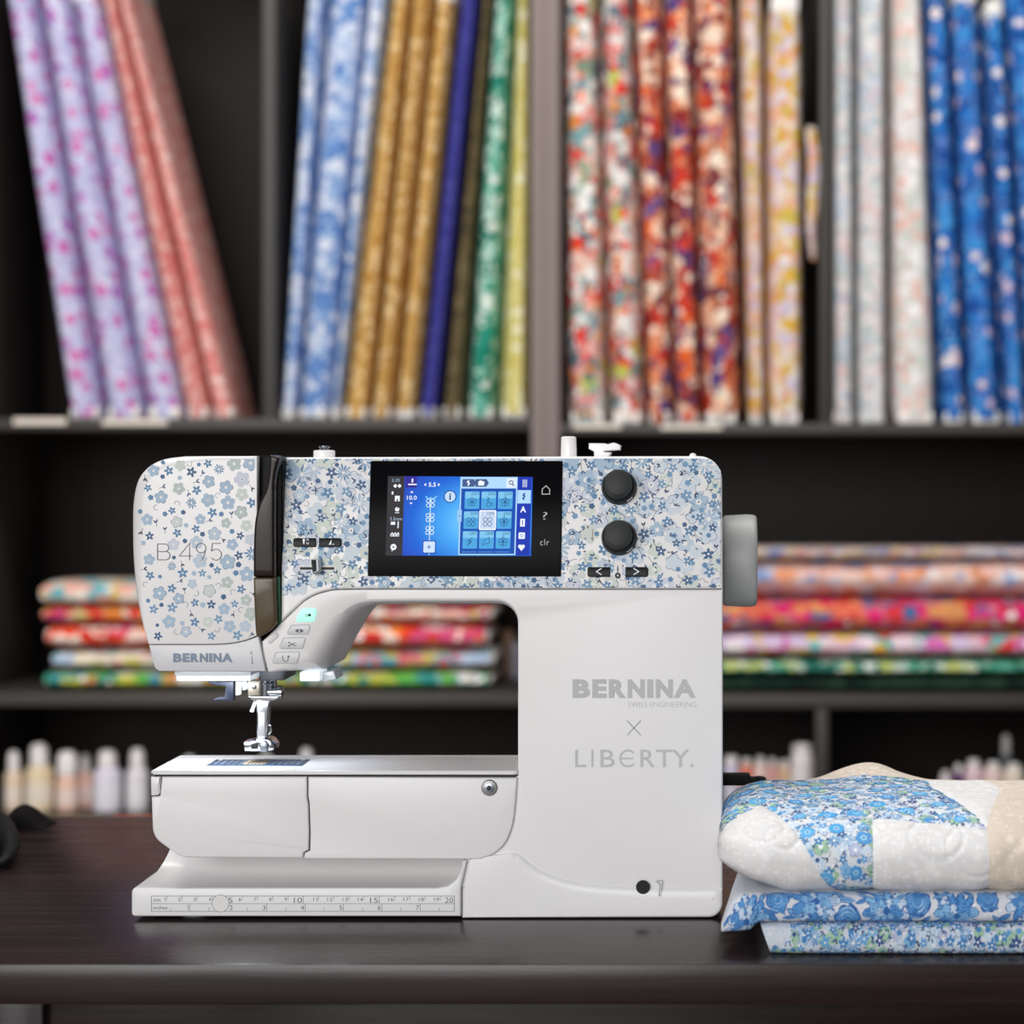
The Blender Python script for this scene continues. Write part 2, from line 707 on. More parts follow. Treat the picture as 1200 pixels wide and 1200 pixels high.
# ------------------------------------------------------------------ fabric bolts
def loft(bm, rings, uvscale=1.0, cap=True, uvo=(0.0, 0.0)):
    uvl = bm.loops.layers.uv.verify()
    vs = [[bm.verts.new(p) for p in r] for r in rings]
    n = len(vs[0])
    mid = rings[len(rings) // 2]
    per = [0.0]
    for i in range(n):
        per.append(per[-1] + (Vector(mid[(i + 1) % n]) - Vector(mid[i])).length)
    ln = [0.0]
    for a, b in zip(rings, rings[1:]):
        ca = sum((Vector(p) for p in a), Vector()) / n
        cb = sum((Vector(p) for p in b), Vector()) / n
        ln.append(ln[-1] + (cb - ca).length)
    for k in range(len(vs) - 1):
        for i in range(n):
            j = (i + 1) % n
            f = bm.faces.new((vs[k][i], vs[k][j], vs[k + 1][j], vs[k + 1][i]))
            for lp, (a, b) in zip(f.loops, ((i, k), (i + 1, k), (i + 1, k + 1), (i, k + 1))):
                lp[uvl].uv = (per[a] * uvscale + uvo[0], ln[b] * uvscale + uvo[1])
    if cap:
        for r in (vs[0], vs[-1]):
            f = bm.faces.new(r)
            for lp in f.loops:
                lp[uvl].uv = (lp.vert.co.x, lp.vert.co.y)
    return vs


def section(w, dp, n=26, e=3.2, rnd=None, rip=0.0):
    """rounded section: across w (first axis), deep dp (second axis, front at 0)"""
    out = []
    ph = rnd.uniform(0, 6.28) if rnd else 0
    nr = rnd.choice((2, 3)) if rnd else 2
    for i in range(n):
        t = 2 * PI * i / n
        c, s = math.cos(t), math.sin(t)
        a = math.copysign(abs(c) ** (2 / e), c) * w / 2
        b = math.copysign(abs(s) ** (2 / e), s) * dp / 2 + dp / 2
        if rip and s < -.2:
            b += rip * math.sin(a / w * 2 * PI * nr + ph)
        out.append((a, b))
    return out


M_core = plastic('bolt_core', lin((240, 236, 230)), 0.8)
RB = random.Random(7)


def bolt(bl, br, tl, tr, mat, label, group, zs, py_top=-30, tail=10, yf=1.972, dp=0.215, e=3.0, core_top=True):
    """an upright bolt of fabric wound on a board, from its four front corners"""
    k = S0 * (D + yf) / D
    X = lambda px: (px - VX) * k
    z0, z1 = zs + 0.0006, ZC + (VY - py_top) * k
    slope_l = (tl - bl) / 490.0
    slope_r = (tr - br) / 490.0
    H = (VY + (zs - ZC) / -k) if False else None
    pyb = VY - (zs - ZC) / k
    root = empty('fabric_bolt', (X((bl + br) / 2), yf + dp / 2, zs), label, 'fabric bolt', group)
    bm = bmesh.new()
    rings = []
    N = 18
    ph = RB.uniform(0, 6.28)
    lo_ = RB.choice((.001, .003, .007, .012))
    gap = 0.0012
    for i in range(N + 1):
        t = i / N
        z = z0 + lo_ + (z1 - 0.012 - z0 - lo_) * t
        py = VY - (z - ZC) / k
        f = (pyb - py)
        xl, xr = X(bl + slope_l * f) + gap, X(br + slope_r * f) - gap
        wv = 0.0022 * math.sin(5 * t + ph) + 0.0013 * math.sin(13 * t + 2 * ph)
        w = xr - xl
        if i in (0, N):
            w *= .93
        sec = section(w, dp, rnd=random.Random(int(bl * 7)), rip=min(.0035, w * .07), e=e)
        cx = (xl + xr) / 2
        rings.append([Vector((cx + a, yf + b + wv, z)) for a, b in sec])
    loft(bm, rings, uvo=(bl * .137, bl * .0713))
    obj('fabric', bm, mat, root, sharp=60)
    # board ends that stick out of the winding
    for top in ([False, True] if core_top else [False]):
        if top:
            za, zb = z1 - .016, z1 + .012
        else:
            za, zb = zs, zs + .0185
        f = pyb - (VY - ((za + zb) / 2 - ZC) / k)
        xl, xr = X(bl + slope_l * f) + gap, X(br + slope_r * f) - gap
        w = xr - xl
        bm = bmesh.new()
        box(bm, xl + w * .12, xr - w * .12, yf + .006, yf + dp - .012, za, zb, bev=min(.004, w * .2))
        obj('board_end', bm, M_core, root)
    return root


C = lambda *a: lin(a)
WHT = C(244, 240, 238)
F_lilac = fabric('lilac_print', C(200, 198, 230), [
    (62, 5, .30, [C(240, 238, 250), C(196, 200, 232), C(168, 172, 212)], .9, .3, None),
    (30, 8, .36, [C(196, 100, 176), C(176, 104, 186), C(204, 122, 180)], .95, .2, C(222, 150, 186)),
    (75, 4, .25, [C(124, 118, 186), C(228, 214, 240)], .35, .3, None)])
F_pink = fabric('pink_print', C(236, 158, 150), [
    (60, 5, .36, [C(248, 206, 196), C(224, 116, 112), C(250, 226, 216)], .85, .3, None),
    (110, 4, .3, [C(252, 236, 228), C(214, 96, 100)], .6, .3, None)])
F_sky = fabric('sky_blue_print', C(122, 160, 214), [
    (34, 6, 1.6, [C(150, 178, 220), C(106, 146, 204), C(196, 208, 232), C(126, 160, 212), C(214, 220, 236)], 1.0, .1, None),
    (38, 6, .42, [C(212, 222, 240), C(96, 136, 198), C(232, 234, 246), C(160, 188, 226)], .9, .35, None),
    (85, 5, .35, [C(78, 118, 184), C(236, 238, 248)], .6, .3, None)])
F_gold = fabric('gold_print', C(204, 158, 88), [
    (46, 6, .38, [C(236, 206, 150), C(184, 130, 56), C(226, 188, 128)], .85, .35, None),
    (95, 5, .34, [C(246, 226, 184), C(170, 116, 44)], .5, .3, None)])
F_navy = fabric('navy_print', C(58, 58, 138), [
    (90, 5, .3, [C(78, 80, 166), C(42, 42, 110), C(96, 98, 178)], .8, .3, None)])
F_olive = fabric('olive_print', C(104, 90, 62), [
    (70, 5, .36, [C(140, 124, 90), C(64, 58, 40), C(128, 104, 62)], .8, .3, None)])
F_green = fabric('green_print', C(36, 146, 122), [
    (36, 6, 1.6, [C(36, 140, 116), C(110, 184, 162), C(44, 150, 126), C(176, 212, 196), C(26, 126, 104)], 1.0, .1, None),
    (42, 5, .40, [C(214, 232, 220), C(26, 132, 108), C(152, 206, 186), C(232, 240, 228)], .85, .35, None),
    (95, 4, .34, [C(240, 244, 234), C(18, 116, 96)], .55, .3, None)])
F_yellow = fabric('yellow_print', C(226, 214, 134), [
    (44, 5, .40, [C(244, 238, 190), C(206, 186, 78), C(248, 244, 214)], .85, .35, None),
    (90, 4, .3, [C(190, 172, 66), C(250, 248, 226)], .5, .3, None)])
F_redmix = fabric('red_teal_print', C(190, 178, 166), [
    (40, 6, 1.6, [C(222, 214, 208), C(120, 150, 156), C(196, 84, 76), C(226, 190, 172), C(150, 160, 130), C(236, 230, 226), C(214, 150, 146), C(90, 120, 130)], 1.0, .1, None),
    (29, 6, .46, [C(226, 52, 40), C(240, 234, 228), C(246, 240, 236), C(120, 160, 164), C(244, 212, 190), C(206, 60, 56), C(188, 196, 90), C(236, 150, 140), C(60, 108, 124), C(240, 236, 232)], .95, .25, None),
    (62, 5, .46, [C(236, 62, 38), C(246, 242, 236), C(54, 96, 104), C(232, 140, 40), C(240, 190, 178), C(120, 160, 150)], .72, .25, None)])
F_rust = fabric('rust_print', C(134, 60, 50), [
    (40, 6, 1.6, [C(180, 80, 62), C(236, 190, 160), C(120, 60, 70), C(226, 140, 100), C(200, 60, 44), C(110, 88, 140), C(240, 214, 194)], 1.0, .1, None),
    (30, 6, .48, [C(250, 218, 190), C(206, 62, 36), C(92, 70, 132), C(244, 180, 142), C(150, 40, 40), C(232, 110, 50), C(248, 228, 206)], .95, .25, None),
    (60, 5, .46, [C(250, 230, 208), C(72, 58, 116), C(214, 70, 40), C(120, 40, 40), C(240, 160, 110)], .66, .25, None)])
F_peach = fabric('peach_yellow_print', C(232, 196, 150), [
    (42, 6, 1.6, [C(236, 214, 204), C(226, 184, 84), C(222, 206, 222), C(236, 186, 156), C(240, 224, 206), C(214, 190, 90)], 1.0, .1, None),
    (38, 6, .44, [C(250, 240, 236), C(232, 176, 60), C(216, 200, 226), C(244, 186, 150), C(246, 224, 200)], .95, .25, None),
    (62, 5, .44, [C(248, 236, 228), C(226, 186, 52), C(236, 150, 110), C(204, 190, 214)], .7, .25, None)])
F_white = fabric('white_sprig_print', C(206, 208, 206), [
    (52, 6, 1.6, [C(214, 214, 212), C(190, 200, 200), C(222, 208, 206), C(196, 204, 214), C(226, 224, 222)], 1.0, .1, None),
    (60, 5, .36, [C(232, 228, 226), C(160, 184, 184), C(214, 180, 178), C(158, 176, 198)], .85, .35, None),
    (100, 4, .32, [C(128, 160, 162), C(226, 160, 150), C(248, 246, 244)], .5, .3, None)])
F_blush = fabric('white_blush_print', C(216, 210, 206), [
    (46, 6, 1.6, [C(222, 216, 212), C(206, 206, 198), C(226, 200, 192), C(228, 224, 222)], 1.0, .1, None),
    (44, 5, .38, [C(250, 246, 244), C(236, 190, 176), C(206, 214, 204)], .8, .35, None),
    (80, 4, .38, [C(220, 130, 116), C(196, 208, 200), C(252, 250, 248)], .45, .3, None)])
F_blue = fabric('blue_print', C(34, 104, 178), [
    (56, 6, 1.6, [C(40, 118, 196), C(28, 78, 152), C(62, 142, 210), C(76, 112, 184), C(34, 100, 178)], 1.0, .1, None),
    (48, 5, .40, [C(46, 126, 204), C(26, 82, 158), C(78, 150, 214), C(84, 122, 190)], .9, .35, None),
    (90, 5, .36, [C(90, 160, 220), C(24, 70, 146), C(120, 150, 206)], .6, .3, None),
    (26, 6, .28, [C(238, 214, 214), C(214, 190, 208), C(246, 232, 228)], .6, .3, None)])

LB = [  # bl, br, tl, tr, material, label, group, top
    (76, 120, 2, 40, F_lilac, 0, 1), (120, 168, 40, 80, F_lilac, 0, 1), (168, 216, 80, 117, F_lilac, 0, 1),
    (216, 247, 117, 136, F_pink, 2, 3), (247, 278, 136, 154, F_pink, 2, 3)]
tops = [-44, -30, -12, -36, -28]
nl = ['lilac fabric bolt with purple flowers at the free outer end of the leaning row', 'lilac fabric bolt with purple flowers between two other lilac bolts', 'lilac fabric bolt with purple flowers resting against the pink bolts',
      'salmon pink fabric bolt squeezed between a lilac bolt and another pink one', 'salmon pink fabric bolt whose bare side faces the empty gap by the partition']
for q, (a, b, c, d, m, l, g) in enumerate(LB):
    bolt(a, b, c, d, m, nl[q], 'leaning lilac bolts' if q < 3 else 'leaning pink bolts', ZU_L, py_top=tops[q])
for (a, b, c, d), lb in zip(((325.5, 345, 356, 379), (345, 385, 380, 427), (385, 397, 428, 454)),
                            ('narrow sky blue and white fabric bolt next to the grey partition', 'wide sky blue and white fabric bolt between two narrower blue ones', 'sky blue and white fabric bolt touching the first gold bolt')):
    bolt(a, b, c, d, F_sky, lb, 'leaning sky blue bolts', ZU_L, py_top=-34 + (a % 3) * 8)
for (a, b, c, d), lb in zip(((398, 431, 456, 480), (431, 459, 480, 507), (459, 487, 507, 535)),
                            ('tan gold fabric bolt touching the sky blue bolts', 'tan gold fabric bolt between two other gold bolts', 'tan gold fabric bolt touching the navy bolt')):
    bolt(a, b, c, d, F_gold, lb, 'leaning gold bolts', ZU_L, py_top=-12 + (a % 3) * -9)
bolt(487, 512, 537, 562, F_navy, 'plain-looking navy blue fabric bolt leaning beside the gold bolts', None, ZU_L)
bolt(514, 542, 564, 576, F_olive, 'dark olive brown fabric bolt squeezed between navy and green bolts', None, ZU_L)
bolt(543, 581, 576, 602, F_green, 'emerald green and white floral fabric bolt beside the yellow one', None, ZU_L)
bolt(582, 620.5, 603, 621, F_yellow, 'pale yellow fabric bolt beside the taupe upright', None, ZU_L, py_top=-20)
for (a, b, c, d), lb in zip(((662, 713, 657, 701), (713, 757, 701, 741)), ('red, teal and white floral fabric bolt touching the taupe upright', 'red, teal and white floral fabric bolt touching the rust red bolts')):
    bolt(a, b, c, d, F_redmix, lb, 'red and teal bolts', ZU_R)
for (a, b, c, d), lb in zip(((757, 790, 741, 776), (790, 822, 776, 811), (822, 869, 811, 859)),
                            ('rust red, cream and purple fabric bolt touching the red and teal bolts', 'rust red, cream and purple fabric bolt between two other rust bolts', 'wide rust red, cream and purple fabric bolt beside the dark gap')):
    bolt(a, b, c, d, F_rust, lb, 'rust red bolts', ZU_R)
bolt(876, 897, 866, 894, F_peach, 'narrow peach and yellow floral fabric bolt beside the rust bolts', None, ZU_R)
yb_ = bolt(899, 943, 898, 942, F_peach, 'wide peach and yellow floral bolt with white board end showing on top', None, ZU_R, py_top=2)
bm = bmesh.new()      # loose end of that fabric hanging at its side
rings = []
for i in range(9):
    t = i / 8
    w = .0055 * math.sin(PI * min(1, .25 + t * .7)) + .003
    cx = xpx(949.5 + 4.5 * t, 1.99) + .003 * math.sin(6 * t)
    z = zpx(150 + 155 * t, 1.99)
    rings.append([Vector((cx + a * w, 1.985 + b, z)) for a, b in ((-1, 0), (0, -.006), (1, -.002), (1, .004), (0, -.002), (-1, .004))])
loft(bm, rings)
obj('loose_fabric_end', bm, F_peach, yb_, sharp=60)
for (a, b, c, d), lb in zip(((973, 1003, 973, 1002), (1004, 1042, 1004, 1041)), ('white fabric bolt with tiny pale blue sprigs touching the grey partition', 'white fabric bolt with tiny pale blue sprigs beside the coral flecked one')):
    bolt(a, b, c, d, F_white, lb, 'white sprig bolts', ZU_R)
bolt(1046, 1102, 1044, 1085, F_blush, 'white fabric bolt with coral flecks beside the blue bolts', None, ZU_R)
for q, (a, b, c, d) in enumerate(((1104, 1135, 1086, 1113), (1136, 1179, 1114, 1151), (1180, 1206, 1152, 1179), (1207, 1244, 1180, 1214))):
    bolt(a, b, c, d, F_blue, ('royal blue fabric bolt touching the coral flecked white bolt', 'wide royal blue fabric bolt second from the coral flecked white bolt', 'royal blue fabric bolt with its white board end showing on top', 'royal blue fabric bolt fourth from the coral flecked white bolt')[q], 'royal blue bolts', ZU_R, py_top=(-30, -10, 8, -24, -20)[q])

# ------------------------------------------------------------------ bolts lying flat on the middle shelf
def flat_mix(name, ground, pal, sc=24, sc2=44):
    mos = [tuple(v * .86 for v in c) for c in pal[2:] + pal[:2]]
    return fabric(name, ground, [(sc * 1.7, 6, 1.6, mos, 1.0, .1, None), (sc * 1.25, 6, .52, pal, .9, .2, None), (sc2 * 1.25, 5, .44, pal[::-1] + ([WHT] if max(pal[0]) > .1 else []), .55, .25, None)])


G1 = flat_mix('teal_lime_print', C(120, 150, 110), [C(40, 140, 124), C(196, 196, 76), C(232, 226, 210), C(96, 178, 80), C(214, 150, 90), C(70, 150, 170)])
G2 = flat_mix('aqua_white_print', C(220, 214, 200), [C(90, 176, 200), C(246, 240, 232), C(206, 196, 96), C(220, 110, 120), C(180, 196, 220), C(240, 226, 200)])
G3 = flat_mix('orange_red_print', C(226, 120, 80), [C(232, 74, 40), C(250, 232, 214), C(224, 84, 128), C(240, 140, 50), C(246, 214, 200), C(206, 50, 44)], 20, 36)
G4 = flat_mix('red_white_print', C(226, 150, 130), [C(228, 70, 50), C(244, 232, 216), C(206, 70, 130), C(236, 130, 50), C(210, 196, 130), C(240, 190, 170)], 20, 36)
G5 = flat_mix('cream_aqua_print', C(236, 222, 196), [C(248, 238, 214), C(120, 196, 206), C(238, 206, 110), C(244, 180, 160), C(250, 244, 232)], 20, 36)
K1 = flat_mix('dark_green_print', C(22, 44, 36), [C(24, 52, 42), C(16, 34, 30), C(40, 66, 50)])
K2 = flat_mix('green_white_print', C(56, 132, 108), [C(60, 150, 120), C(214, 230, 214), C(40, 110, 96), C(196, 206, 120), C(96, 176, 150)], 26, 50)
K3 = flat_mix('candy_print', C(222, 180, 186), [C(240, 190, 200), C(244, 202, 60), C(226, 60, 60), C(96, 186, 184), C(214, 110, 180), C(238, 222, 228), C(210, 190, 220)], 22, 40)
K4 = flat_mix('magenta_print', C(214, 90, 120), [C(238, 40, 120), C(226, 60, 70), C(80, 110, 160), C(240, 120, 90), C(222, 140, 160), C(236, 160, 100)], 22, 40)
K5 = flat_mix('peach_blue_print', C(228, 200, 206), [C(246, 210, 196), C(150, 170, 214), C(238, 160, 120), C(236, 226, 236), C(240, 190, 180)], 22, 40)
K6 = flat_mix('pastel_blue_print', C(206, 200, 216), [C(240, 214, 200), C(130, 150, 200), C(230, 170, 160), C(226, 224, 236), C(236, 206, 150)], 26, 48)


def flat_bolt(px0, px1, z0, z1, mat, label, group=None, yf=1.99, dp=0.22, seed=0):
    rnd = random.Random(seed)
    root = empty('folded_fabric_bolt', (xpx((px0 + px1) / 2, yf), yf + dp / 2, z0), label, 'fabric bolt', group)
    x0, x1 = xpx(px0, yf), xpx(px1, yf)
    bm = bmesh.new()
    rings = []
    N = 16
    ph = rnd.uniform(0, 6.28)
    h = z1 - z0
    for i in range(N + 1):
        t = i / N
        sc = .9 if i in (0, N) else 1
        wv = .003 * math.sin(7 * t + ph)
        sec = section(h * sc, dp, rnd=rnd if False else random.Random(seed), rip=min(.003, h * .06), e=2.7)
        rings.append([Vector((x0 + (x1 - x0) * t, yf + b + wv, (z0 + z1) / 2 + a)) for a, b in sec])
    loft(bm, rings, uvo=(seed * .83, seed * .39))
    obj('fabric', bm, mat, root, sharp=60)
    bm = bmesh.new()
    box(bm, x0 - .006, x0 + .012, yf + .02, yf + dp - .02, z0 + h * .3, z1 - h * .3, bev=.002)
    obj('board_end', bm, M_core, root)
    bm = bmesh.new()
    box(bm, x1 - .012, x1 + .006, yf + .02, yf + dp - .02, z0 + h * .3, z1 - h * .3, bev=.002)
    obj('board_end', bm, M_core, root)
    return root


def pys(py, y=1.99):
    return zpx(py, y)


hl = [ZM, pys(786), pys(762), pys(731), pys(711), pys(682)]
ends = [(52, 570), (61, 573), (54, 566), (49, 571), (47, 560)]
lbl = ['teal and lime patterned fabric bolt lying at the bottom of the flat stack',
       'aqua and white patterned fabric bolt lying second from the bottom of its stack',
       'orange, red and white fabric bolt lying in the middle of its stack',
       'red, white and magenta fabric bolt lying just under the topmost one',
       'cream and turquoise fabric bolt lying on top of the stack']
for i, m in enumerate((G1, G2, G3, G4, G5)):
    flat_bolt(ends[i][0], ends[i][1], hl[i] + .0004, hl[i + 1], m, lbl[i], 'flat bolts on the left middle shelf', seed=i)
ZM2 = ZM - .003
hr = [ZM2, pys(793), pys(773), pys(741), pys(700), pys(657), pys(642)]
lbr = ['very dark green fabric bolt lying at the bottom of the flat stack',
       'green and white fabric bolt lying on the very dark green one',
       'candy pink fabric bolt with yellow and red flowers lying in the flat stack',
       'bright magenta and red fabric bolt lying in the flat stack',
       'thick peach and pale blue fabric bolt lying under the thin top one',
       'thin pastel blue and peach fabric bolt lying on top of the stack']
er = [(700, 1300), (706, 1296), (698, 1302), (704, 1299), (700, 1295), (708, 1291)]
for i, m in enumerate((K1, K2, K3, K4, K5, K6)):
    flat_bolt(er[i][0], er[i][1], hr[i] + .0004, hr[i + 1], m, lbr[i], 'flat bolts on the right middle shelf', seed=20 + i)
# small rolled remnants standing beside the left stack, seen through the arch of the machine
for px, py0, py1, r, cc, lb in ((595, 738, 806, 7.5, C(222, 180, 150), 'beige rolled fabric remnant standing behind the end of the flat stack'),
                                (605, 752, 806, 6.5, C(176, 176, 190), 'short grey rolled fabric remnant standing near the taupe upright')):
    bm = bmesh.new()
    y = 2.262 if px < 600 else 2.2
    k = S0 * (D + y) / D
    z0, z1 = ZM, ZC + (VY - py1 + (py1 - py0)) * k
    R = r * k
    lathe(bm, [(R * .9, 0), (R, .004), (R, z1 - z0 - .006), (R * .9, z1 - z0 - .002), (R * .55, z1 - z0), (R * .5, z1 - z0 - .01)], (xpx(px, y), y, z0), (0, 0, 1), 20)
    tag(obj('fabric_roll', bm, plastic('roll_' + str(px), cc, .9)), lb, 'fabric roll')

# ------------------------------------------------------------------ bottles on the lower shelf
M_cap = plastic('white_cap', lin((244, 238, 236)), 0.5)


def bottle(px, wpx, cap_top, body_top, col, label, y=2.0, capw=.62, group='pastel bottles on the lower shelf'):
    k = S0 * (D + y) / D
    x = xpx(px, y)
    z0 = ZL + .0004
    zb, zc = ZC + (VY - body_top) * k, ZC + (VY - cap_top) * k
    R = wpx / 2 * k
    root = empty('bottle', (x, y, z0), label, 'bottle', group)
    m = plastic('bottle_' + str(px), col, .35)
    h = zb - z0
    bm = bmesh.new()
    lathe(bm, [(R * .9, 0), (R, .003), (R, h - R * .55), (R * .93, h - R * .25), (R * .72, h - R * .06), (R * capw * .8, h), (R * capw * .8, h + .004)], (x, y, z0), (0, 0, 1), 24)
    b = obj('body', bm, m, root)
    bm = bmesh.new()
    Rc = R * capw
    hc = zc - zb
    lathe(bm, [(Rc * .96, 0), (Rc, .002), (Rc * .97, hc * .62), (Rc * .85, hc * .85), (Rc * .55, hc * .97), (0.0004, hc)], (x, y, z0 + h + .0005), (0, 0, 1), 24)
    obj('cap', bm, M_cap, root)
    bm = bmesh.new()
    lathe(bm, [(R * 1.006, h * .18), (R * 1.012, h * .2), (R * 1.012, h * .62), (R * 1.006, h * .64)], (x, y, z0), (0, 0, 1), 24, cap=False)
    obj('paper_label', bm, plastic('bottle_label_' + str(px), tuple(min(1, v * .6 + .34) for v in col), .6), root)
    return root


for args in ((16, 21, 880, 904, C(228, 202, 176), 'narrow beige bottle with white cap at the open end of the row'),
             (46, 33, 871, 897, C(226, 204, 168), 'wide cream bottle with the tallest rounded white cap'),
             (79, 26, 880, 908, C(232, 190, 168), 'apricot bottle with broad white cap beside the wide cream one'),
             (99, 24, 884, 904, C(234, 186, 170), 'salmon pink bottle beside the lavender white one', 2.032),
             (126, 33, 879, 899, C(222, 216, 228), 'wide lavender white bottle between salmon and white bottles'),
             (161, 26, 877, 900, C(228, 222, 226), 'narrow white bottle beside the sewing machine arm'),
             (222, 20, 886, 902, C(120, 60, 120), 'purple bottle barely showing above the free arm'),
             (312, 22, 884, 902, C(214, 170, 190), 'mauve pink bottle just showing behind the presser foot'),
             (359, 22, 877, 901, C(236, 214, 190), 'cream bottle with round cap peeking over the free arm'),
             (857, 19, 886, 896, C(214, 206, 232), 'lavender bottle behind the black power plug'),
             (875, 16, 889, 896, C(226, 130, 104), 'coral bottle behind the power cord'),
             (891, 15, 887, 896, C(240, 216, 206), 'pale blush bottle with rounded cap behind the quilt'),
             (905, 12, 889, 897, C(226, 168, 164), 'dusty pink bottle behind the quilt'),
             (918.5, 14, 891, 898, C(222, 186, 152), 'tan bottle beside the tall white one'),
             (940, 27, 871, 880, C(240, 232, 232), 'tall white bottle standing next to the partition'),
             (1108, 15, 904, 912, C(224, 206, 220), 'small pale mauve bottle with cap just above the quilt'),
             (1123, 13, 896, 906, C(96, 40, 110), 'dark purple bottle behind the quilt'),
             (1141, 22, 890, 898, C(238, 208, 216), 'pale pink bottle beside the dark purple one'),
             (1164, 22, 893, 899, C(240, 214, 208), 'blush bottle between pale pink and cream bottles'),
             (1188, 24, 895, 900, C(236, 222, 204), 'cream bottle at the far end above the quilt')):
    bottle(*args, capw=.9 if args[0] in (940, 79, 857) else .64)
bottle(1179, 16, 861, 884, C(110, 120, 122), 'tall slim grey bottle standing behind the pastel ones', y=2.12, group=None)


# ------------------------------------------------------------------ table
M_table = wood('table_wood', (0.026, 0.0150, 0.0140), (0.012, 0.007, 0.0065), 0.25, axis=0, scale=0.6, spec=0.34)
TY0, TY1 = -0.134, 0.456
TX0, TX1 = -0.62, 0.42
tb = empty('table', ((TX0 + TX1) / 2, (TY0 + TY1) / 2, 0), 'dark wenge table carrying the sewing machine and the quilt', 'table')
bm = bmesh.new()
box(bm, TX0, TX1, TY0, TY1, TZ - .0245, TZ, bev=.0012, seg=2)
obj('table_top', bm, M_table, tb)
bm = bmesh.new()
box(bm, TX0 + .05, TX1 - .05, TY1 - .07, TY1 - .05, 0.30, TZ - .024, bev=.001)
obj('back_panel', bm, M_table, tb)
for x in (TX0 + .03, TX1 - .08):
    for y in (TY0 + .03, TY1 - .08):
        bm = bmesh.new()
        box(bm, x, x + .05, y, y + .05, 0, TZ - .024, bev=.002)
        obj('leg', bm, M_table, tb)

# ------------------------------------------------------------------ sewing machine
WHITE = lin((233, 231, 231))
M_body = plastic('machine_white', WHITE, 0.32)
M_grey = plastic('panel_grey', lin((214, 214, 217)), 0.38)
M_dark = plastic('seam_dark', (0.012, 0.012, 0.014), 0.6, tex=False)
M_black = plastic('black_plastic', (0.009, 0.010, 0.011), 0.45, spec=0.22)
M_gloss = plastic('black_glass', (0.003, 0.003, 0.004), 0.28, tex=False, spec=0.04)
M_visor = base_mat('smoked_visor', (0.014, 0.0075, 0.005), 0.22, spec=0.22)
M_visor2 = base_mat('smoked_visor_window', (0.085, 0.060, 0.030), 0.2, spec=0.3)
M_chrome = base_mat('polished_steel', (0.52, 0.55, 0.59), 0.14, 1.0)
M_steel = base_mat('brushed_steel', (0.24, 0.27, 0.31), 0.30, 1.0)
M_wheel = plastic('handwheel_grey', lin((150, 151, 150)), 0.5)
M_print = attr_mat('printed_colour', 0.42)
M_print.node_tree.nodes['Principled BSDF'].inputs['Specular IOR Level'].default_value = 0.25
M_letter = plastic('silver_print', lin((178, 181, 180)), 0.5, tex=False)
M_led = base_mat('led_lens', (0.9, 0.95, 1.0), 0.2, emit=(0.82, 0.92, 1.0), estr=0.42)
M_start = base_mat('lit_start_key', (0.45, 0.85, 0.72), 0.4, emit=(0.32, 0.98, 0.72), estr=0.42)
M_green = plastic('slot_green', lin((30, 120, 84)), 0.5)
M_clear = base_mat('clear_plastic', (0.75, 0.82, 0.88), 0.15)
M_screen = attr_mat('screen_light', 0.3, emit=0.95)

sm = empty('sewing_machine', P(500, 1079, 0.06) * 1.0, 'white computerized sewing machine with blue floral print and touch screen on the table', 'sewing machine')
sm.location.z = TZ
YF = 0.006                                   # front of pillar and arm
TILT = math.tan(math.radians(11))
ZPB = P(0, 690, YF).z                        # lower edge of the printed panel


def PP(px, py, lift=0.0):
    """point on the sloping printed panel"""
    y = YF
    for _ in range(5):
        z = ZC + (VY - py) * S0 * (D + y) / D
        y = YF + (z - ZPB) * TILT
    n = Vector((0, -1, TILT)).normalized()
    return P(px, py, y) + n * lift


def flat_map(y):
    return lambda a, b, lift: P(a, b, y) + Vector((0, -lift, 0))


def front(pts, y):
    return [P(p[0], p[1], y) for p in pts]


def fprism(name, pts, yf, yb, mat, parent, bev=0.0, seg=3, label=None, fm=None):
    q = bmesh.new()
    prism(q, [fm(p[0], p[1]) for p in pts] if fm else front(pts, yf), yb, bev, seg)
    return obj(name, q, mat, parent, label)


# pillar, arch and key panel: one moulded C shape whose opening flares towards the front
seam = spline([(490, 690.8), (445, 690.8), (397, 691.3), (383, 693.3), (370, 697.3), (357, 704.5), (343, 717), (330, 729), (318, 741.5), (307, 752)], 4)
seam_panel = [p for p in seam if p[0] > 330.5]
outl, bv = [], []


def add(pts, ins, dep):
    for p in pts:
        outl.append(p)
        bv.append((ins, dep))


add([(847, 691)], .0012, .0012)
add(seam, .0008, .0008)
add([(308, 766), (314, 787.5)], .001, .001)
op = spline([(374, 788), (384, 768), (395, 748), (407, 729), (420, 716), (438, 709.5)], 4)
for i, p in enumerate(op):
    t = i / (len(op) - 1)
    add([p], .0125 - .0082 * t ** 2.2, .030 - .010 * t)
add([(470, 709), (520, 709), (560, 709)], .0043, .018)
cor = rounded([(560, 709), (607, 709, 24), (607, 760)], 7)[1:-1]
for i, p in enumerate(cor):
    t = i / (len(cor) - 1)
    add([p], .0035 * (1 - t) + .0008, .017 * (1 - t) + .001)
add([(607, 800), (607, 909.5)], .001, .001)
add([(552, 909.6), (552, 1004), (541.5, 1009)], .0008, .0008)
add([(541.5, 1075)], .0008, .0008)
add(rounded([(541, 1075), (847, 1075, 25), (847, 900)], 8)[1:-1], .002, .002)
bm = bmesh.new()
prism(bm, front(outl, YF), 0.118, bevs=bv, seg=5)
body = obj('pillar_and_arch', bm, M_body, sm, sharp=30)

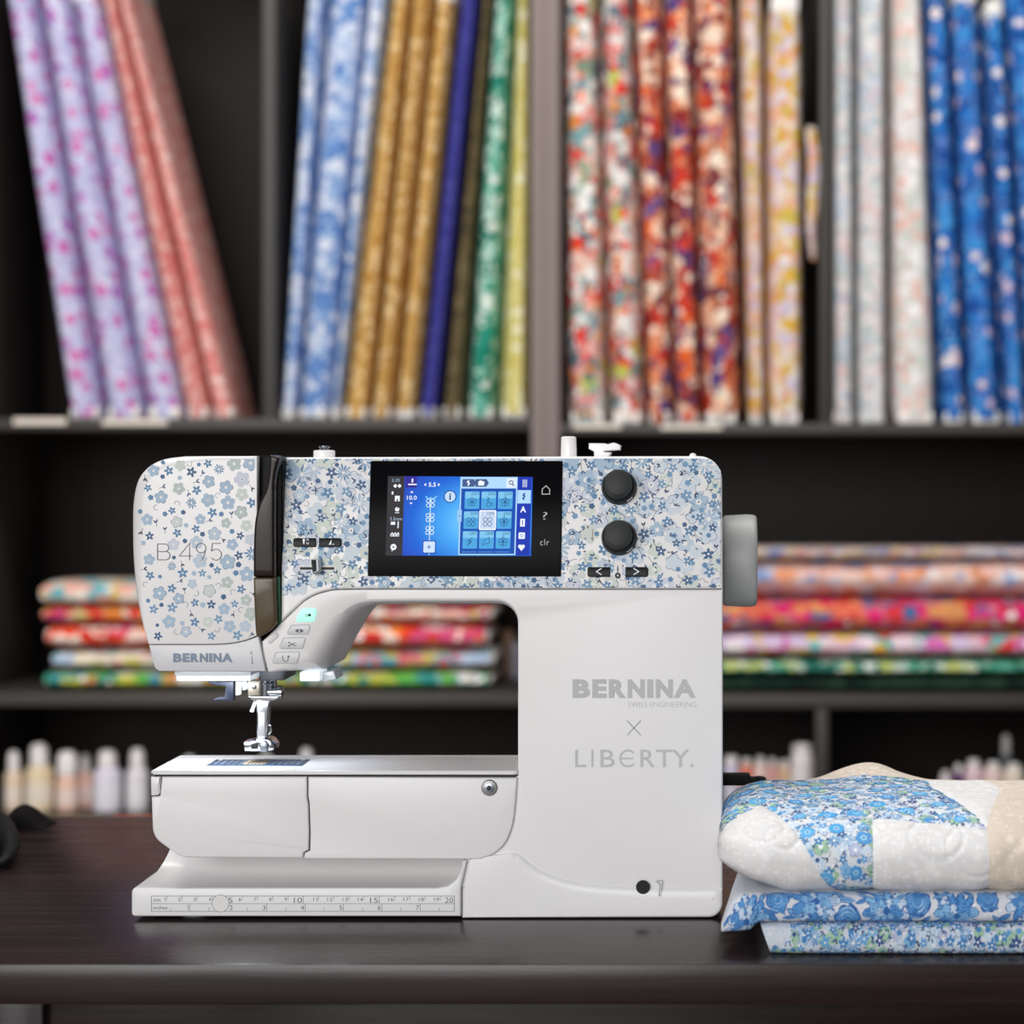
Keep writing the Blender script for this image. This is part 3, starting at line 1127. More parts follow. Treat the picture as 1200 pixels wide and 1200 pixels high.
# foot of the pillar, standing a little further forward, with a soft upper edge
ft = [(541.5, 1075.5)] + [(541.5, 1010)] + spline([(560, 1005), (590, 1001), (607, 1001), (620, 1012), (640, 1024), (680, 1036), (740, 1041), (800, 1042), (847, 1042)], 4) + rounded([(847, 1042), (847, 1075.5, 25), (541, 1075.5)], 8)[1:-1]
q = bmesh.new()
prism(q, front(ft, 0.0042), 0.125, bevs=[(.0008, .0008) if (p[1] < 1011 and p[0] < 600) or p[0] < 545 else ((.007, .0018) if p[1] < 1043 else (.0025, .0025)) for p in ft], seg=5)
obj('base_foot', q, M_body, sm, sharp=30)

# printed upper panel
pan = [(830, 535), (847, 552), (847, 690.2)] and ([(329.5, 536)] + rounded([(329, 536), (846, 534.5, 27), (847, 690)], 8)[1:-1] + [(847, 690.2)] + [(p[0], p[1] - .8) for p in seam_panel] + [(329.5, 728.6)])
q = bmesh.new()
prism(q, [PP(p[0], p[1]) for p in pan], 0.118, bev=.0022, seg=3, slope=TILT)
panel = obj('printed_panel', q, M_body, sm, sharp=30)

# head cover, lower strip
YH = 0.002
hd = [(301.5, 534.5), (280, 534.5), (250, 534.5), (232, 534.6)] + [(p[0], p[1]) for p in spline([(215, 534.8), (190, 538), (172, 546), (159, 561), (153, 585), (151.8, 615), (153, 650), (157.5, 690), (165, 725), (174, 755)], 4)] + spline([(225, 755), (262, 754.5), (285, 751), (301, 745)], 3)
hb = [(.003, .003)] * len(hd)
for i, p in enumerate(hd):
    if p[1] < 745 and p[0] < 300:
        w_ = min(1.0, max(0.0, (250 - p[0]) / 85.0)) * min(1.0, max(0.0, (738 - p[1]) / 110.0))
        b_ = .0009 + .0019 * min(1.0, max(0.0, (750 - p[1]) / 60.0))
        hb[i] = (b_ + .0062 * w_, b_ + .0082 * w_)
    else:
        hb[i] = (.0008, .0008)
q = bmesh.new()
prism(q, front(hd, YH), 0.118, bevs=hb, seg=5)
head = obj('head_cover', q, M_body, sm, sharp=30)
hs = [(174.3, 755.8)] + spline([(225, 755.8), (262, 755.3), (285, 751.8), (303, 745.6)], 3) + [(311, 786.5), (186, 786.5)] + [(181, 782)]
q = bmesh.new()
prism(q, front(hs, YH + .0006), 0.118, bev=.0006, seg=2)
strip = obj('head_lower_strip', q, M_grey, sm, sharp=30)
fprism('head_core', [(300, 540), (335, 540), (332, 742), (318, 765), (317, 786), (308, 786), (300, 740)], .020, .112, M_dark, sm)

# take-up slot: black channel and smoked visor
fprism('take_up_slot', [(301.5, 534), (331, 535), (331.5, 735), (322, 746), (303, 757), (301, 745)], .010, .10, M_gloss, sm, .001)
vis = spline([(316, 533), (314.5, 556), (311, 574), (303, 592), (298.5, 612), (297, 640), (296.8, 676)], 4)
vis = vis + spline([(321.5, 676), (321.3, 640), (321.3, 590), (322, 560), (327.5, 536)], 4)
v1 = fprism('visor', vis, -.003, .03, M_visor, sm, .0016, 3, 'dark smoked glossy visor over the take-up lever')
vis2 = [(296.8, 677)] + spline([(297.3, 700), (299, 735), (300.5, 746)], 3) + [(304, 746.5), (317, 738.5), (323.5, 731)] + spline([(323, 715), (321.8, 690), (321.5, 677)], 3)
fprism('visor_window', vis2, -.003, .03, M_visor2, sm, .0014, 3, 'brown translucent lower window of the visor')
fprism('slot_green_strip', [(323.5, 676), (328, 676), (329.5, 730), (325, 733)], .0085, .02, M_green, sm, 0, 1, 'green strip seen inside the take-up slot')  # plain green strip along the right edge of the slot

# ---- the printed flowers
PAL = dict(pale=C(207, 217, 227), pale2=C(190, 205, 220), light=C(168, 191, 211), mid=C(95, 137, 175), mid2=C(120, 157, 189), deep=C(66, 99, 139),
           navy=C(44, 58, 86), sage=C(208, 215, 209), sage2=C(186, 199, 194), lilac=C(206, 211, 224), white=C(236, 236, 236), green=C(210, 218, 209))


def scatter(rnd, inside, bx, dmin, tries, taken, pad=0.0):
    out = []
    for _ in range(tries):
        x, y = rnd.uniform(bx[0], bx[2]), rnd.uniform(bx[1], bx[3])
        if not inside(x, y):
            continue
        if any((x - a) ** 2 + (y - b) ** 2 < (dmin if callable(dmin) is False else dmin(x, y)) ** 2 for a, b in out):
            continue
        if any((x - a) ** 2 + (y - b) ** 2 < (r + pad) ** 2 for a, b, r in taken):
            continue
        out.append((x, y))
    return out


def floral_print(rnd, inside, bx, u, PALT, dense=1.0, big=1.0, sm=1.0):
    """the print of the panel and the quilt. u: size of one unit"""
    p = Print()
    c = PALT
    pales = [c['pale'], c['pale'], c['pale2'], c['light'], c['sage'], c['lilac'], c['green'], c['pale']]
    big_pts = scatter(rnd, inside, bx, 15 * u / dense, int(2600 * dense), [])
    taken = []
    for i, (x, y) in enumerate(big_pts):
        r = rnd.uniform(8, 13.5) * u * big
        k = rnd.random()
        L = 1 + .02 * (i % 40)
        if k < .16:
            p.daisy(x, y, r * 1.15, rnd.choice((9, 10, 11, 12)), [c['mid2'], c['light'], c['mid']] if rnd.random() < .5 else [c['pale2'], c['light']], rnd.uniform(0, 6), L, rnd)
            p.disc(x, y, r * .2, c['white'], L + .4, 8)
            taken.append((x, y, r * .8))
        else:
            col = rnd.choice(pales)
            ol = c['deep'] if rnd.random() < .48 else None
            p.flower(x, y, r, 5, col, rnd.uniform(0, 6), .30, L, .8, None, None)
            if ol:
                m = 40
                rot = rnd.uniform(0, 6)
                pts = []
                for j in range(m + 1):
                    th = 2 * PI * j / m
                    q = r * .98 * (.7 + .3 * abs(math.cos(2.5 * th)) ** .8)
                    pts.append((x + q * math.cos(th + rot), y + q * math.sin(th + rot)))
                a = rnd.randrange(0, 20)
                p.line(pts[a:a + rnd.randrange(18, 41)], .5 * u, ol, L + .3)
            if rnd.random() < .8:
                p.flower(x, y, r * .30, 5, rnd.choice([c['white'], c['white'], c['mid2']]), 0, .3, L + .35, .8, None, None, 4)
            if rnd.random() < .5:
                p.disc(x, y, r * .09, c['navy'], L + .5, 6)
    stars = scatter(rnd, inside, bx, 18.5 * u / dense, int(1500 * dense), taken)
    for i, (x, y) in enumerate(stars):
        col = rnd.choice([c['mid'], c['mid'], c['deep'], c['mid2']])
        r = rnd.uniform(5.0, 7.2) * u * sm
        p.flower(x, y, r, 5, col, rnd.uniform(0, 6), .58, 3 + .01 * (i % 20), 1.6, None, None, 6)
        p.disc(x, y, r * .2, c['white'], 3.4, 8)
        taken.append((x, y, r * .7))
    buds = scatter(rnd, inside, bx, 12 * u / dense, int(2000 * dense), taken, 2 * u)
    for i, (x, y) in enumerate(buds):
        col = rnd.choice([c['mid'], c['deep'], c['mid2'], c['mid']])
        if rnd.random() < .45:
            p.flower(x, y, rnd.uniform(2.7, 3.9) * u * sm, 5, col, rnd.uniform(0, 6), .25, 2.6 + .01 * (i % 20), 1, None, None, 4)
        else:
            rot = rnd.uniform(0, 6.28)
            for d in (-.5, .5):
                p.leaf(x, y, rnd.uniform(4.2, 6.5) * u * sm, 1.9 * u * sm, rot + d, rnd.choice([c['navy'], c['deep'], c['deep']]), 2.7)
            if rnd.random() < .6:
                q = [(x - t * 9 * u * math.cos(rot + .25 * t), y - t * 9 * u * math.sin(rot + .25 * t)) for t in (0, .3, .6, 1)]
                p.line(q, .5 * u, c['navy'], 2.55)
    leaves = scatter(rnd, inside, bx, 8.5 * u / dense, int(3000 * dense), taken, 1.5 * u)
    for x, y in leaves:
        if rnd.random() < .62:
            p.leaf(x, y, rnd.uniform(3.5, 6) * u * sm, 1.6 * u * sm, rnd.uniform(0, 6.28), rnd.choice([c['navy'], c['navy'], c['deep']]), 2.5)
        elif rnd.random() < .5:
            rot = rnd.uniform(0, 6)
            p.ring(x, y, rnd.uniform(2.2, 4) * u, .45 * u, c['navy'], 2.5, 8, rot, rot + rnd.uniform(2, 5))
    return p


R1 = random.Random(11)


def in_panel(x, y):
    if x < 329 or x > 851 or y < 530 or y > 690:
        return False
    if x < 490:
        yl = np.interp(x, [329, 332, 343, 357, 370, 383, 397, 490], [716, 714, 706, 697, 691, 687, 686, 688])
        return y < yl
    return True


pr = floral_print(R1, in_panel, (329, 530, 852, 692), 1.0, PAL, dense=1.0)
HP = lambda cx, cy, nx, ny: ((cx, cy), (nx, ny))
pr.build('floral_print', lambda a, b, l: PP(a, b, .00006 + l), M_print, panel,
         clips=[[HP(400, 0, -1, 0), HP(844.5, 0, 1, 0), HP(0, 537.5, 0, -1), HP(0, 688.8, 0, 1), HP(836.5, 543, .707, -.707)] ] + [[HP(xa, 0, -1, 0), HP(xb, 0, 1, 0), HP(0, 537.5, 0, -1), HP(xa, ya - 1.6, (ya - yb_) / math.hypot(xb - xa, ya - yb_), (xb - xa) / math.hypot(xb - xa, ya - yb_))] for xa, ya, xb, yb_ in ((331, 728, 343, 717), (343, 717, 357, 704.5), (357, 704.5, 370, 697.3), (370, 697.3, 383, 693.3), (383, 693.3, 400, 691))], unit=4e-5)['label'] = 'blue and sage meadow flowers printed on the panel'

R2 = random.Random(5)


def in_head(x, y):
    if not (164 < x < 296 and 540 < y < 746):
        return False
    return x > np.interp(y, [535, 560, 600, 660, 700, 746], [190, 168, 163, 166, 172, 184])


hp = Print()
tk = [(191, 647, 10), (218, 647, 9), (236, 647, 9), (253, 647, 9)]
for i, (x, y) in enumerate(scatter(R2, in_head, (160, 538, 297, 746), lambda x, y: np.interp(x, [165, 230, 295], [25, 21, 15.5]), 1500, tk)):
    r = R2.uniform(6.2, 9.6) * np.interp(x, [165, 295], [.85, 1.05])
    k = R2.random()
    if k < .10:
        hp.daisy(x, y, r * .95, 10, [PAL['mid2'], PAL['mid']], R2.uniform(0, 6), 1, R2)
    else:
        col = R2.choice([PAL['light'], PAL['pale2'], PAL['sage2'], PAL['lilac'], PAL['light'], PAL['sage']])
        hp.flower(x, y, r, 5, col, R2.uniform(0, 6), .3, 1 + .01 * (i % 30), .8, PAL['deep'] if k < .4 else None, None)
        hp.disc(x, y, r * .22, PAL['white'], 2.2, 8)
        if R2.random() < .5:
            hp.disc(x, y, r * .1, PAL['navy'], 2.4, 6)
    tk.append((x, y, r))
for x, y in scatter(R2, in_head, (160, 538, 297, 746), lambda x, y: np.interp(x, [165, 295], [22, 15]), 1200, tk, 5.5):
    r = R2.uniform(4.8, 6.6)
    hp.flower(x, y, r, 5, R2.choice([PAL['mid'], PAL['mid'], PAL['deep'], PAL['mid2']]), R2.uniform(0, 6), .58, 2, 1.6)
    hp.disc(x, y, r * .2, PAL['white'], 2.4, 8)
    tk.append((x, y, r))
for x, y in scatter(R2, in_head, (160, 538, 297, 746), lambda x, y: np.interp(x, [165, 295], [13, 9.5]), 1800, tk, 3.6):
    k = R2.random()
    rot = R2.uniform(0, 6.28)
    if k < .42:
        hp.flower(x, y, R2.uniform(2.3, 3.6), 5, R2.choice([PAL['mid'], PAL['deep'], PAL['light']]), rot, .25, 2, 1, None, None, 4)
    elif k < .8:
        for d in (-.5, .5):
            hp.leaf(x, y, R2.uniform(3.8, 5.6), 1.7, rot + d, R2.choice([PAL['navy'], PAL['deep']]), 2)
        hp.line([(x, y), (x - 4 * math.cos(rot), y - 4 * math.sin(rot))], .5, PAL['navy'], 2)
    else:
        hp.ring(x, y, 3, .45, PAL['navy'], 2, 8, rot, rot + 4)
hp.build('floral_print', lambda a, b, l: P(a, b, YH - .00006 - l), M_print, head, clips=[[HP(298.5, 0, 1, 0), HP(0, 538, 0, -1)]], unit=4e-5)['label'] = 'sparse blue flowers printed on the white head cover'


def lettering(name, items, fmap, mat, parent, label=None, unit=1e-4):
    """items: (text, box, weight, spacing, colour)"""
    p = Print()
    for body_, bx, w, sp, col in items:
        text_into(p, body_, bx, col, 2.0, w, sp)
    o = p.build(name, fmap, mat, parent, unit=unit)
    if label:
        o['label'] = label
    return o


SIL, SIL2, INK = C(192, 195, 194), C(140, 152, 166), C(96, 98, 104)
def arc_(cx, cy, rx, ry, a0, a1, n=10):
    return [(cx + rx * math.cos(math.radians(a0 + (a1 - a0) * i / n)), cy + ry * math.sin(math.radians(a0 + (a1 - a0) * i / n))) for i in range(n + 1)]


ml = Print()
TH = C(104, 104, 108)
ml.line([(184.5, 637.5), (184.5, 656)], .85, TH, 1)
ml.line([(184.5, 637.5), (193, 637.5)] + arc_(193, 641.9, 4.6, 4.4, -80, 80) + [(193, 646.3), (184.5, 646.3)], .85, TH, 1.1)
ml.line([(193, 646.3)] + arc_(194, 651.1, 5, 4.8, -80, 80) + [(193, 656), (184.5, 656)], .85, TH, 1.2)
ml.line([(222, 656.5), (222, 636.5), (210, 651.5), (225.5, 651.5)], .85, TH, 1)
ml.ring(235.5, 642.3, 5.6, .85, TH, 1, 22)
ml.line([(241, 643)] + [(240, 648), (236.5, 656.5)], .85, TH, 1.1)
ml.line([(258.5, 636.8), (248.8, 636.8), (247.6, 645.2)] + arc_(253, 650, 6.4, 6.4, -140, 145, 16), .85, TH, 1)
ml.build('model_lettering', lambda a, b, l: P(a, b, YH - .0004 - l), M_print, head)['label'] = 'thin grey lettering'
def brand(p, x0, y0, x1, y1, col):
    k = (x1 - x0) / 144.5
    for ch, a, b in (('B', 0, 20.8), ('E', 23, 40.2), ('R', 42.4, 62.6), ('N', 64.6, 84.6), ('I', 87.4, 94.6), ('N', 97.4, 117.4), ('A', 118.4, 144.5)):
        text_into(p, ch, (x0 + a * k, y0, x0 + b * k, y1), col, 2, .052 if ch != 'A' else .046)


pb_ = Print()
brand(pb_, 203, 765.5, 272.5, 776, C(128, 144, 163))
pb_.build('brand_lettering', flat_map(YH + .0004), M_print, strip)['label'] = 'blue grey brand lettering'
pz = Print()
brand(pz, 671, 796, 815.5, 818, C(188, 191, 190))
text_into(pz, 'SWISS ENGINEERING', (736, 822.5, 816, 828.5), C(188, 190, 189), 2, -.012)
pz.line([(735, 844.5), (751, 861.5)], .7, INK, 2)
pz.line([(751, 844.5), (735, 861.5)], .7, INK, 2)
for ch, bx in (('L', (674, 878.5, 687, 899)), ('I', (693, 878.5, 695.4, 899)), ('B', (703.5, 878.5, 720.5, 899)), ('R', (750.5, 878.5, 767.5, 899)), ('T', (769, 878.5, 788, 899)), ('Y', (787, 878.5, 808, 899))):
    text_into(pz, ch, bx, SIL, 2, .004)
pz.ring(736, 888.8, 9.3, 2.2, SIL, 2, 20, .75, 2 * PI - .75)
pz.line([(727, 888.8), (742, 888.8)], 2, SIL, 2.2)
pz.disc(811, 897, 2.0, SIL, 2)
# allen key sign at the foot
pz.build('pillar_lettering', flat_map(YF - .0001), M_print, body)['label'] = 'silver grey brand lettering on the pillar'
pk = Print()
pk.line([(770, 1032), (776.5, 1032), (776, 1039), (774, 1049), (772.5, 1050), (772, 1047), (774, 1036), (770, 1034), (770, 1032)], .6, INK, 2)
pk.disc(753.5, 1039.5, 8.2, C(6, 6, 7), 2, 28)
pk.build('tool_sign', flat_map(.0040), M_print, body)['label'] = 'round black tool hole and thin key sign'

# ---- touch screen
scr = bmesh.new()
spts = rounded([(434.5, 540.5, 1.5), (659.5, 540.5, 1.5), (657.5, 676, 1.5), (431, 675.5, 1.5)], 3)
prism(scr, [PP(p[0], p[1], .0012) for p in spts], .06, bev=.0004, seg=2, slope=TILT)
screen = obj('touch_screen', scr, M_gloss, sm)


def warp(a, b):
    """screen pixel slightly keystoned like the frame"""
    return a - (b - 558) * .03, b


M_disp = base_mat('display_glow', (0.004, 0.004, 0.005), 0.25, spec=0.05)
t = NT(M_disp)
tcu = t.new('ShaderNodeTexCoord').outputs['UV']
d1 = t.vmath('LENGTH', t.vmath('MULTIPLY', t.vmath('SUBTRACT', tcu, (.62, .42, 0)), (1.0, .75, 0)))
gl = t.ramp(d1, [(0.0, C(130, 214, 255)), (.24, C(66, 165, 244)), (.45, C(20, 100, 214)), (.66, C(34, 54, 178))])
t.l.new(gl, t.n['Principled BSDF'].inputs['Emission Color'])
t.n['Principled BSDF'].inputs['Emission Strength'].default_value = 0.95
q = bmesh.new()
uvl = q.loops.layers.uv.verify()
cs = [(456, 558.5), (624.5, 559.5), (622.5, 652), (453.5, 651.5)]
f = q.faces.new([q.verts.new(PP(a, b, .0016)) for a, b in cs])
for lp, uv in zip(f.loops, ((0, 1), (1, 1), (1, 0), (0, 0))):
    lp[uvl].uv = uv
disp = obj('display', q, M_disp, screen, 'lit blue display', recalc=False, smooth=False)
g = Print()
W, LB_, DB, GY = C(240, 246, 255), C(168, 214, 250), C(16, 60, 160), C(52, 48, 52)
tx = lambda s, b, c=W, w=0.0: text_into(g, s, b, c, 3, w)
g.rect(455, 558.5, 474.5, 651.5, GY, 1)
tx('2.25', (459.5, 561.5, 469, 565), C(150, 180, 210))
g.flower(464, 570, 2.2, 4, W, 0, .3, 2)
g.flower(469, 570, 2.2, 4, W, 0, .3, 2)
tx('1', (460, 576.5, 462, 580))
g.rect(464, 581.5, 469.6, 588, W, 2)
g.rect(466, 585.3, 467.6, 588, GY, 2.4)
g.disc(467, 597.3, 2.6, W, 2); g.rect(464.5, 601, 469.5, 601.8, W, 2)
g.rect(467, 594, 468, 597, GY, 2.4)
tx('5.5mm', (459, 606.5, 473, 610.5), C(170, 190, 215))
g.rect(460, 612, 465.2, 615.5, W, 2); g.rect(468, 611.5, 469.3, 619.5, W, 2)
g.line([(460, 627.5), (462, 625), (463.5, 627.5), (465.5, 625), (467, 627.5), (469, 625), (470, 627.5)], 1.2, W, 2)
g.rect(460, 628, 470, 629, W, 2)
g.disc(464, 641.5, 3.6, W, 2); g.disc(464, 641.5, 1.1, GY, 2.4); g.rect(462, 643, 463, 646.5, W, 2)
# needle position, width and length
g.rect(476, 559, 489, 572, C(48, 38, 150), 1.2)
g.rect(483, 561.5, 484.8, 566, W, 2); g.rect(479, 567.5, 489, 569, W, 2)
g.poly([(497.5, 568.5), (500, 566.5), (500, 570.5)], W, 2); g.poly([(516.5, 568.5), (514, 566.5), (514, 570.5)], W, 2)
tx('5.5', (503, 566, 511.5, 571), W, .02)
g.poly([(481.5, 578), (483.5, 575.8), (485.5, 578)], W, 2); g.poly([(481, 589.5), (485, 589.5), (483, 591.5)], W, 2)
tx('10.0', (478, 581.3, 489.5, 586.2), W, .01)
g.disc(528.5, 582.5, 7.6, C(20, 80, 170), 2); g.disc(528.5, 582.5, 6.3, C(196, 222, 248), 2.3)
text_into(g, 'i', (527.6, 578.5, 529.6, 586.5), C(20, 60, 120), 3, .02)
# the stitch
g.line([(500, 582), (502, 584.5), (506, 585.2), (510, 584.5), (513, 582)], 1.6, C(120, 200, 250), 2)
for yy in (590, 607, 622):
    for s in (-1, 1):
        for e_ in (-2.6, 2.6):
            g.ring(505.8 + s * 2.6, yy + e_, 2.2, .8, C(220, 236, 240), 2, 8)
g.line([(505.8, 583), (505.8, 651)], .9, C(210, 230, 235), 1.9)
g.rect(498, 634, 513.5, 649, DB, 2, 1.5); g.rect(499, 635, 512.5, 648, C(206, 226, 248), 2.3, 1.2)
g.line([(503.2, 641.5), (508, 641.5)], .8, DB, 3); g.line([(505.6, 639), (505.6, 644)], .8, DB, 3)
# stitch menu
g.rect(540, 559.5, 607, 650.8, C(176, 216, 250), 1.5)
g.rect(541.5, 573, 605.5, 649.5, C(8, 76, 176), 1.8)
g.poly([(542.5, 562), (556, 562), (558.5, 566.5), (556, 571), (542.5, 571)], C(66, 90, 140), 2)
g.poly([(557.5, 562), (570.5, 562), (573.5, 566.5), (570.5, 571), (557.5, 571)], C(66, 90, 140), 1.9)
g.line([(550, 563.5), (548.5, 565.5), (550.5, 567), (549, 569.5)], 1.6, W, 3)
g.rect(561, 564.5, 568, 569.5, W, 3, .8); g.rect(562.5, 563.5, 565, 565, W, 3)
g.rect(594, 561, 606, 572, C(222, 236, 250), 2)
g.ring(599.5, 566, 2.2, .9, C(40, 60, 100), 3, 10); g.line([(601, 567.6), (603, 570)], 1.1, C(40, 60, 100), 3)
g.rect(537.5, 598, 542.8, 612, C(150, 200, 240), 2.4, 1); g.disc(540.2, 605, .7, DB, 3, 6)
num = 2201
for rr in range(3):
    for cc in range(3):
        x0, y0 = 545.8 + cc * 19.4 - rr * .6, 576.5 + rr * 23.2
        sel = rr == 1 and cc == 1
        if sel:
            g.rect(x0 - 1.4, y0 - 1.4, x0 + 18.6, y0 + 22, W, 2.0, 1.5)
        g.rect(x0, y0, x0 + 17.2, y0 + 20.5, C(196, 214, 240) if sel else C(74, 164, 222), 2.2, 1.2)
        if not sel:
            g.rect(x0 + .3, y0 + .3, x0 + 16.9, y0 + 8, C(124, 196, 236), 2.3, 1.0)
        text_into(g, str(num), (x0 + 7.5, y0 + 1.0, x0 + 16.2, y0 + 4.2), C(24, 60, 110), 3, -.005)
        cx, cy = x0 + 8.6, y0 + 12.3
        ik = C(20, 70, 120)
        if num in (2201, 2203, 2206, 2209):
            for i in range(5):
                a = 2 * PI * i / 5 - PI / 2
                g.ring(cx + 3.2 * math.cos(a), cy + 3.2 * math.sin(a), 2.0, .55, ik, 3, 8)
            g.disc(cx, cy, .9, ik, 3, 6)
            if num != 2201:
                g.line([(cx, cy - 8), (cx, cy + 6)], .5, ik, 3)
        elif num in (2204, 2205):
            for sx in (-1, 1):
                for sy in (-1, 1):
                    g.ring(cx + sx * 2.7, cy + sy * 2.7, 2.4, .6, ik, 3, 9)
        elif num == 2202:
            g.line([(cx - 2, cy - 6), (cx + 1, cy - 4), (cx - 2, cy - 2), (cx + 1, cy)], .7, ik, 3)
            g.ring(cx, cy + 3, 2.6, .6, ik, 3, 8); g.ring(cx + 4, cy + 2.5, 1.8, .5, ik, 3, 8)
        elif num == 2207:
            g.line([(cx + 3, cy - 5), (cx - 1, cy - 1), (cx + 2, cy), (cx - 3, cy + 5)], .7, ik, 3)
            g.ring(cx - 1, cy, 1.8, .5, ik, 3, 7)
        else:
            g.line([(cx - 5, cy + 5), (cx - 3, cy - 1), (cx + 3, cy - 5), (cx + 3.5, cy + 2), (cx - 3, cy + 3), (cx - 5, cy + 5)], .6, ik, 3)
        num += 1
for cc in range(3):
    g.rect(544 + cc * 19.4, 646.6, 561 + cc * 19.4, 648, C(60, 130, 200), 2.2)
# menu bar at the side
g.rect(607.2, 559.5, 623.5, 651.5, C(22, 52, 176), 1.4)
g.rect(607.4, 575, 623, 590.5, C(176, 216, 250), 2)
for xx in (613.5, 615.5, 617.5):
    g.line([(xx, 562.5), (xx, 571.5)], .8, W, 3)
g.line([(616, 578.5), (614, 580.5), (616, 582), (613.8, 584.5), (615.5, 586)], 1.6, C(20, 60, 140), 3)
text_into(g, 'A', (611, 594, 618, 601), W, 3, .03)
g.rect(611.5, 608.5, 617, 617.5, W, 3); g.rect(613.7, 610, 614.8, 616, C(60, 90, 190), 3.4)
g.rect(610, 624.5, 617.5, 632, W, 3, 1); g.ring(613.8, 628.2, 1.7, .6, C(90, 110, 190), 3.4, 8)
g.disc(611.9, 640.8, 2.1, W, 3); g.disc(615.6, 640.8, 2.1, W, 3); g.poly([(609.9, 641.5), (617.6, 641.5), (613.8, 646.2)], W, 3)
g.build('screen_graphics', lambda a, b, l: PP(*warp(a, b), .0016 + l), M_screen, screen, unit=5e-5)['label'] = 'stitch menu, numbers and icons shown on the display'
g = Print()
ICO = C(196, 196, 196)
g.line([(635.5, 579.5), (635.5, 573.8), (640, 569.8), (644.3, 573.8), (644.3, 579.5), (635.5, 579.5)], 1.0, ICO, 1)
text_into(g, '?', (636.3, 600.5, 641.8, 609.3), ICO, 1, -.012)
text_into(g, 'clr', (633.2, 632.4, 643.6, 639.4), ICO, 1, -.004, 1.18)
g.build('touch_key_signs', lambda a, b, l: PP(a, b, .0014 + l), M_print, screen)['label'] = 'pale home, question mark and clr signs'

# ---- knobs
NRM = Vector((0, -1, TILT)).normalized()
for ky in (571.5, 630.5):
    o_ = PP(725.5, ky)
    kb = bmesh.new()
    lathe(kb, [(.0119, -.001), (.0119, .0012), (.0106, .0090), (.0101, .0096), (.0095, .0098)], o_, NRM, 40)
    kn = obj('rotary_knob', kb, M_black, sm)
    kb = bmesh.new()
    lathe(kb, [(.0092, .0090), (.0090, .0180), (.0087, .0190), (.0080, .0194), (.0, .0195)], o_, NRM, 40)
    obj('knob_cap', kb, plastic('knob_rubber', (0.016, 0.019, 0.018), 0.6), kn)
    kb = bmesh.new()
    lathe(kb, [(.0117, 0), (.0121, .0003), (.0121, .0008), (.0115, .001)], o_, NRM, 40)
    obj('knob_ring', kb, M_steel, kn)
    for a0, a1, m in ((-62, -38, M_cap), (150, 190, M_steel)):
        kb = bmesh.new()
        uu = Vector((1, 0, 0)); ww = NRM.cross(uu).normalized()
        if ww.z < 0:
            ww = -ww
        ring0, ring1 = [], []
        for i in range(7):
            a = math.radians(a0 + (a1 - a0) * i / 6)
            d_ = uu * math.cos(a) + ww * math.sin(a)
            ring0.append(kb.verts.new(o_ + d_ * .01175 + NRM * .0028))
            ring1.append(kb.verts.new(o_ + d_ * .0113 + NRM * .0056))
        for i in range(6):
            kb.faces.new((ring0[i], ring0[i + 1], ring1[i + 1], ring1[i]))
        obj('knob_mark', kb, m, kn)

# ---- keys on the panel
def key(name, pts, signs, r=2, lift=.0016, mat=None, label=None):
    q = bmesh.new()
    prism(q, [PP(a, b, lift) for a, b in rounded(pts, 4)], .04, bev=.0005, seg=2, slope=TILT)
    o = obj(name, q, mat or M_black, sm, label)
    if signs:
        signs.build('key_sign', lambda a, b, l: PP(a, b, lift + .00005 + l), M_print, o)
    return o


s_ = Print(); s_.line([(705, 666.5), (699, 670.2), (705, 674)], 1.1, W, 1)
key('panel_key', [(688.5, 665, 2.5), (715, 665, .6), (715, 676.5, .6), (688.5, 676.5, 2.5)], s_, label='black key with left arrow')
s_ = Print(); s_.line([(742.5, 666.5), (748.5, 670.2), (742.5, 674)], 1.1, W, 1)
key('panel_key', [(733, 665, .6), (759.5, 665, 2.5), (759.5, 676.5, 2.5), (733, 676.5, .6)], s_, label='black key with right arrow')
s_ = Print(); s_.poly([(355, 632), (358, 632), (357.2, 638), (355.8, 638)], W, 1)
s_.line([(359.5, 634), (361, 632), (362.5, 634)], .7, W, 1); s_.line([(359.5, 636), (361, 638.3), (362.5, 636)], .7, W, 1)
key('panel_key', [(344, 631, 3), (370.5, 631, .8), (370.5, 641.5, .8), (344, 641.5, 2.5)], s_, label='black needle up and down key')
s_ = Print(); s_.poly([(385.5, 638.8), (389, 632.5), (388.6, 638.8)], W, 1); s_.rect(390, 638, 392, 638.8, W, 1)
key('panel_key', [(374, 631, .8), (400.5, 631, 3), (400.5, 641.5, 3), (374, 641.5, .8)], s_, label='black presser foot key')
# small icon between the arrow keys, stitch signs beside the knobs, slider signs
def sign(name, g, label):
    g.build(name, lambda a, b, l: PP(a, b, .00006 + l), M_print, panel, unit=4e-5)['label'] = label


g = Print()
g.rect(719.5, 657, 729.5, 677, C(232, 230, 230), 3.8, 2)
g.leaf(724, 672, 10, 2, -PI / 2, INK, 4.2)
g.disc(724, 674.5, 3.6, C(40, 40, 44), 4.4, 10); g.disc(724, 674.5, 1.0, W, 4.7, 6)
sign('needle_sign', g, 'small needle position sign between the arrow keys')
g = Print()
g.line([(697, 561.5), (692.5, 566), (697.5, 568.5), (693, 571), (698, 573), (693.5, 576)], .6, INK, 4.5)
sign('stitch_width_sign', g, 'thin zigzag sign')
g = Print()
g.line([(694.5, 620), (694.5, 634)], .6, C(170, 130, 120), 4.5)
for i in range(5):
    g.line([(693.3, 621 + i * 3), (695.7, 621 + i * 3)], .45, INK, 4.8)
sign('stitch_length_sign', g, 'thin dashed stitch sign')
g = Print()
g.rect(350, 663.2, 393, 669, C(228, 226, 226), 3.6, 2)
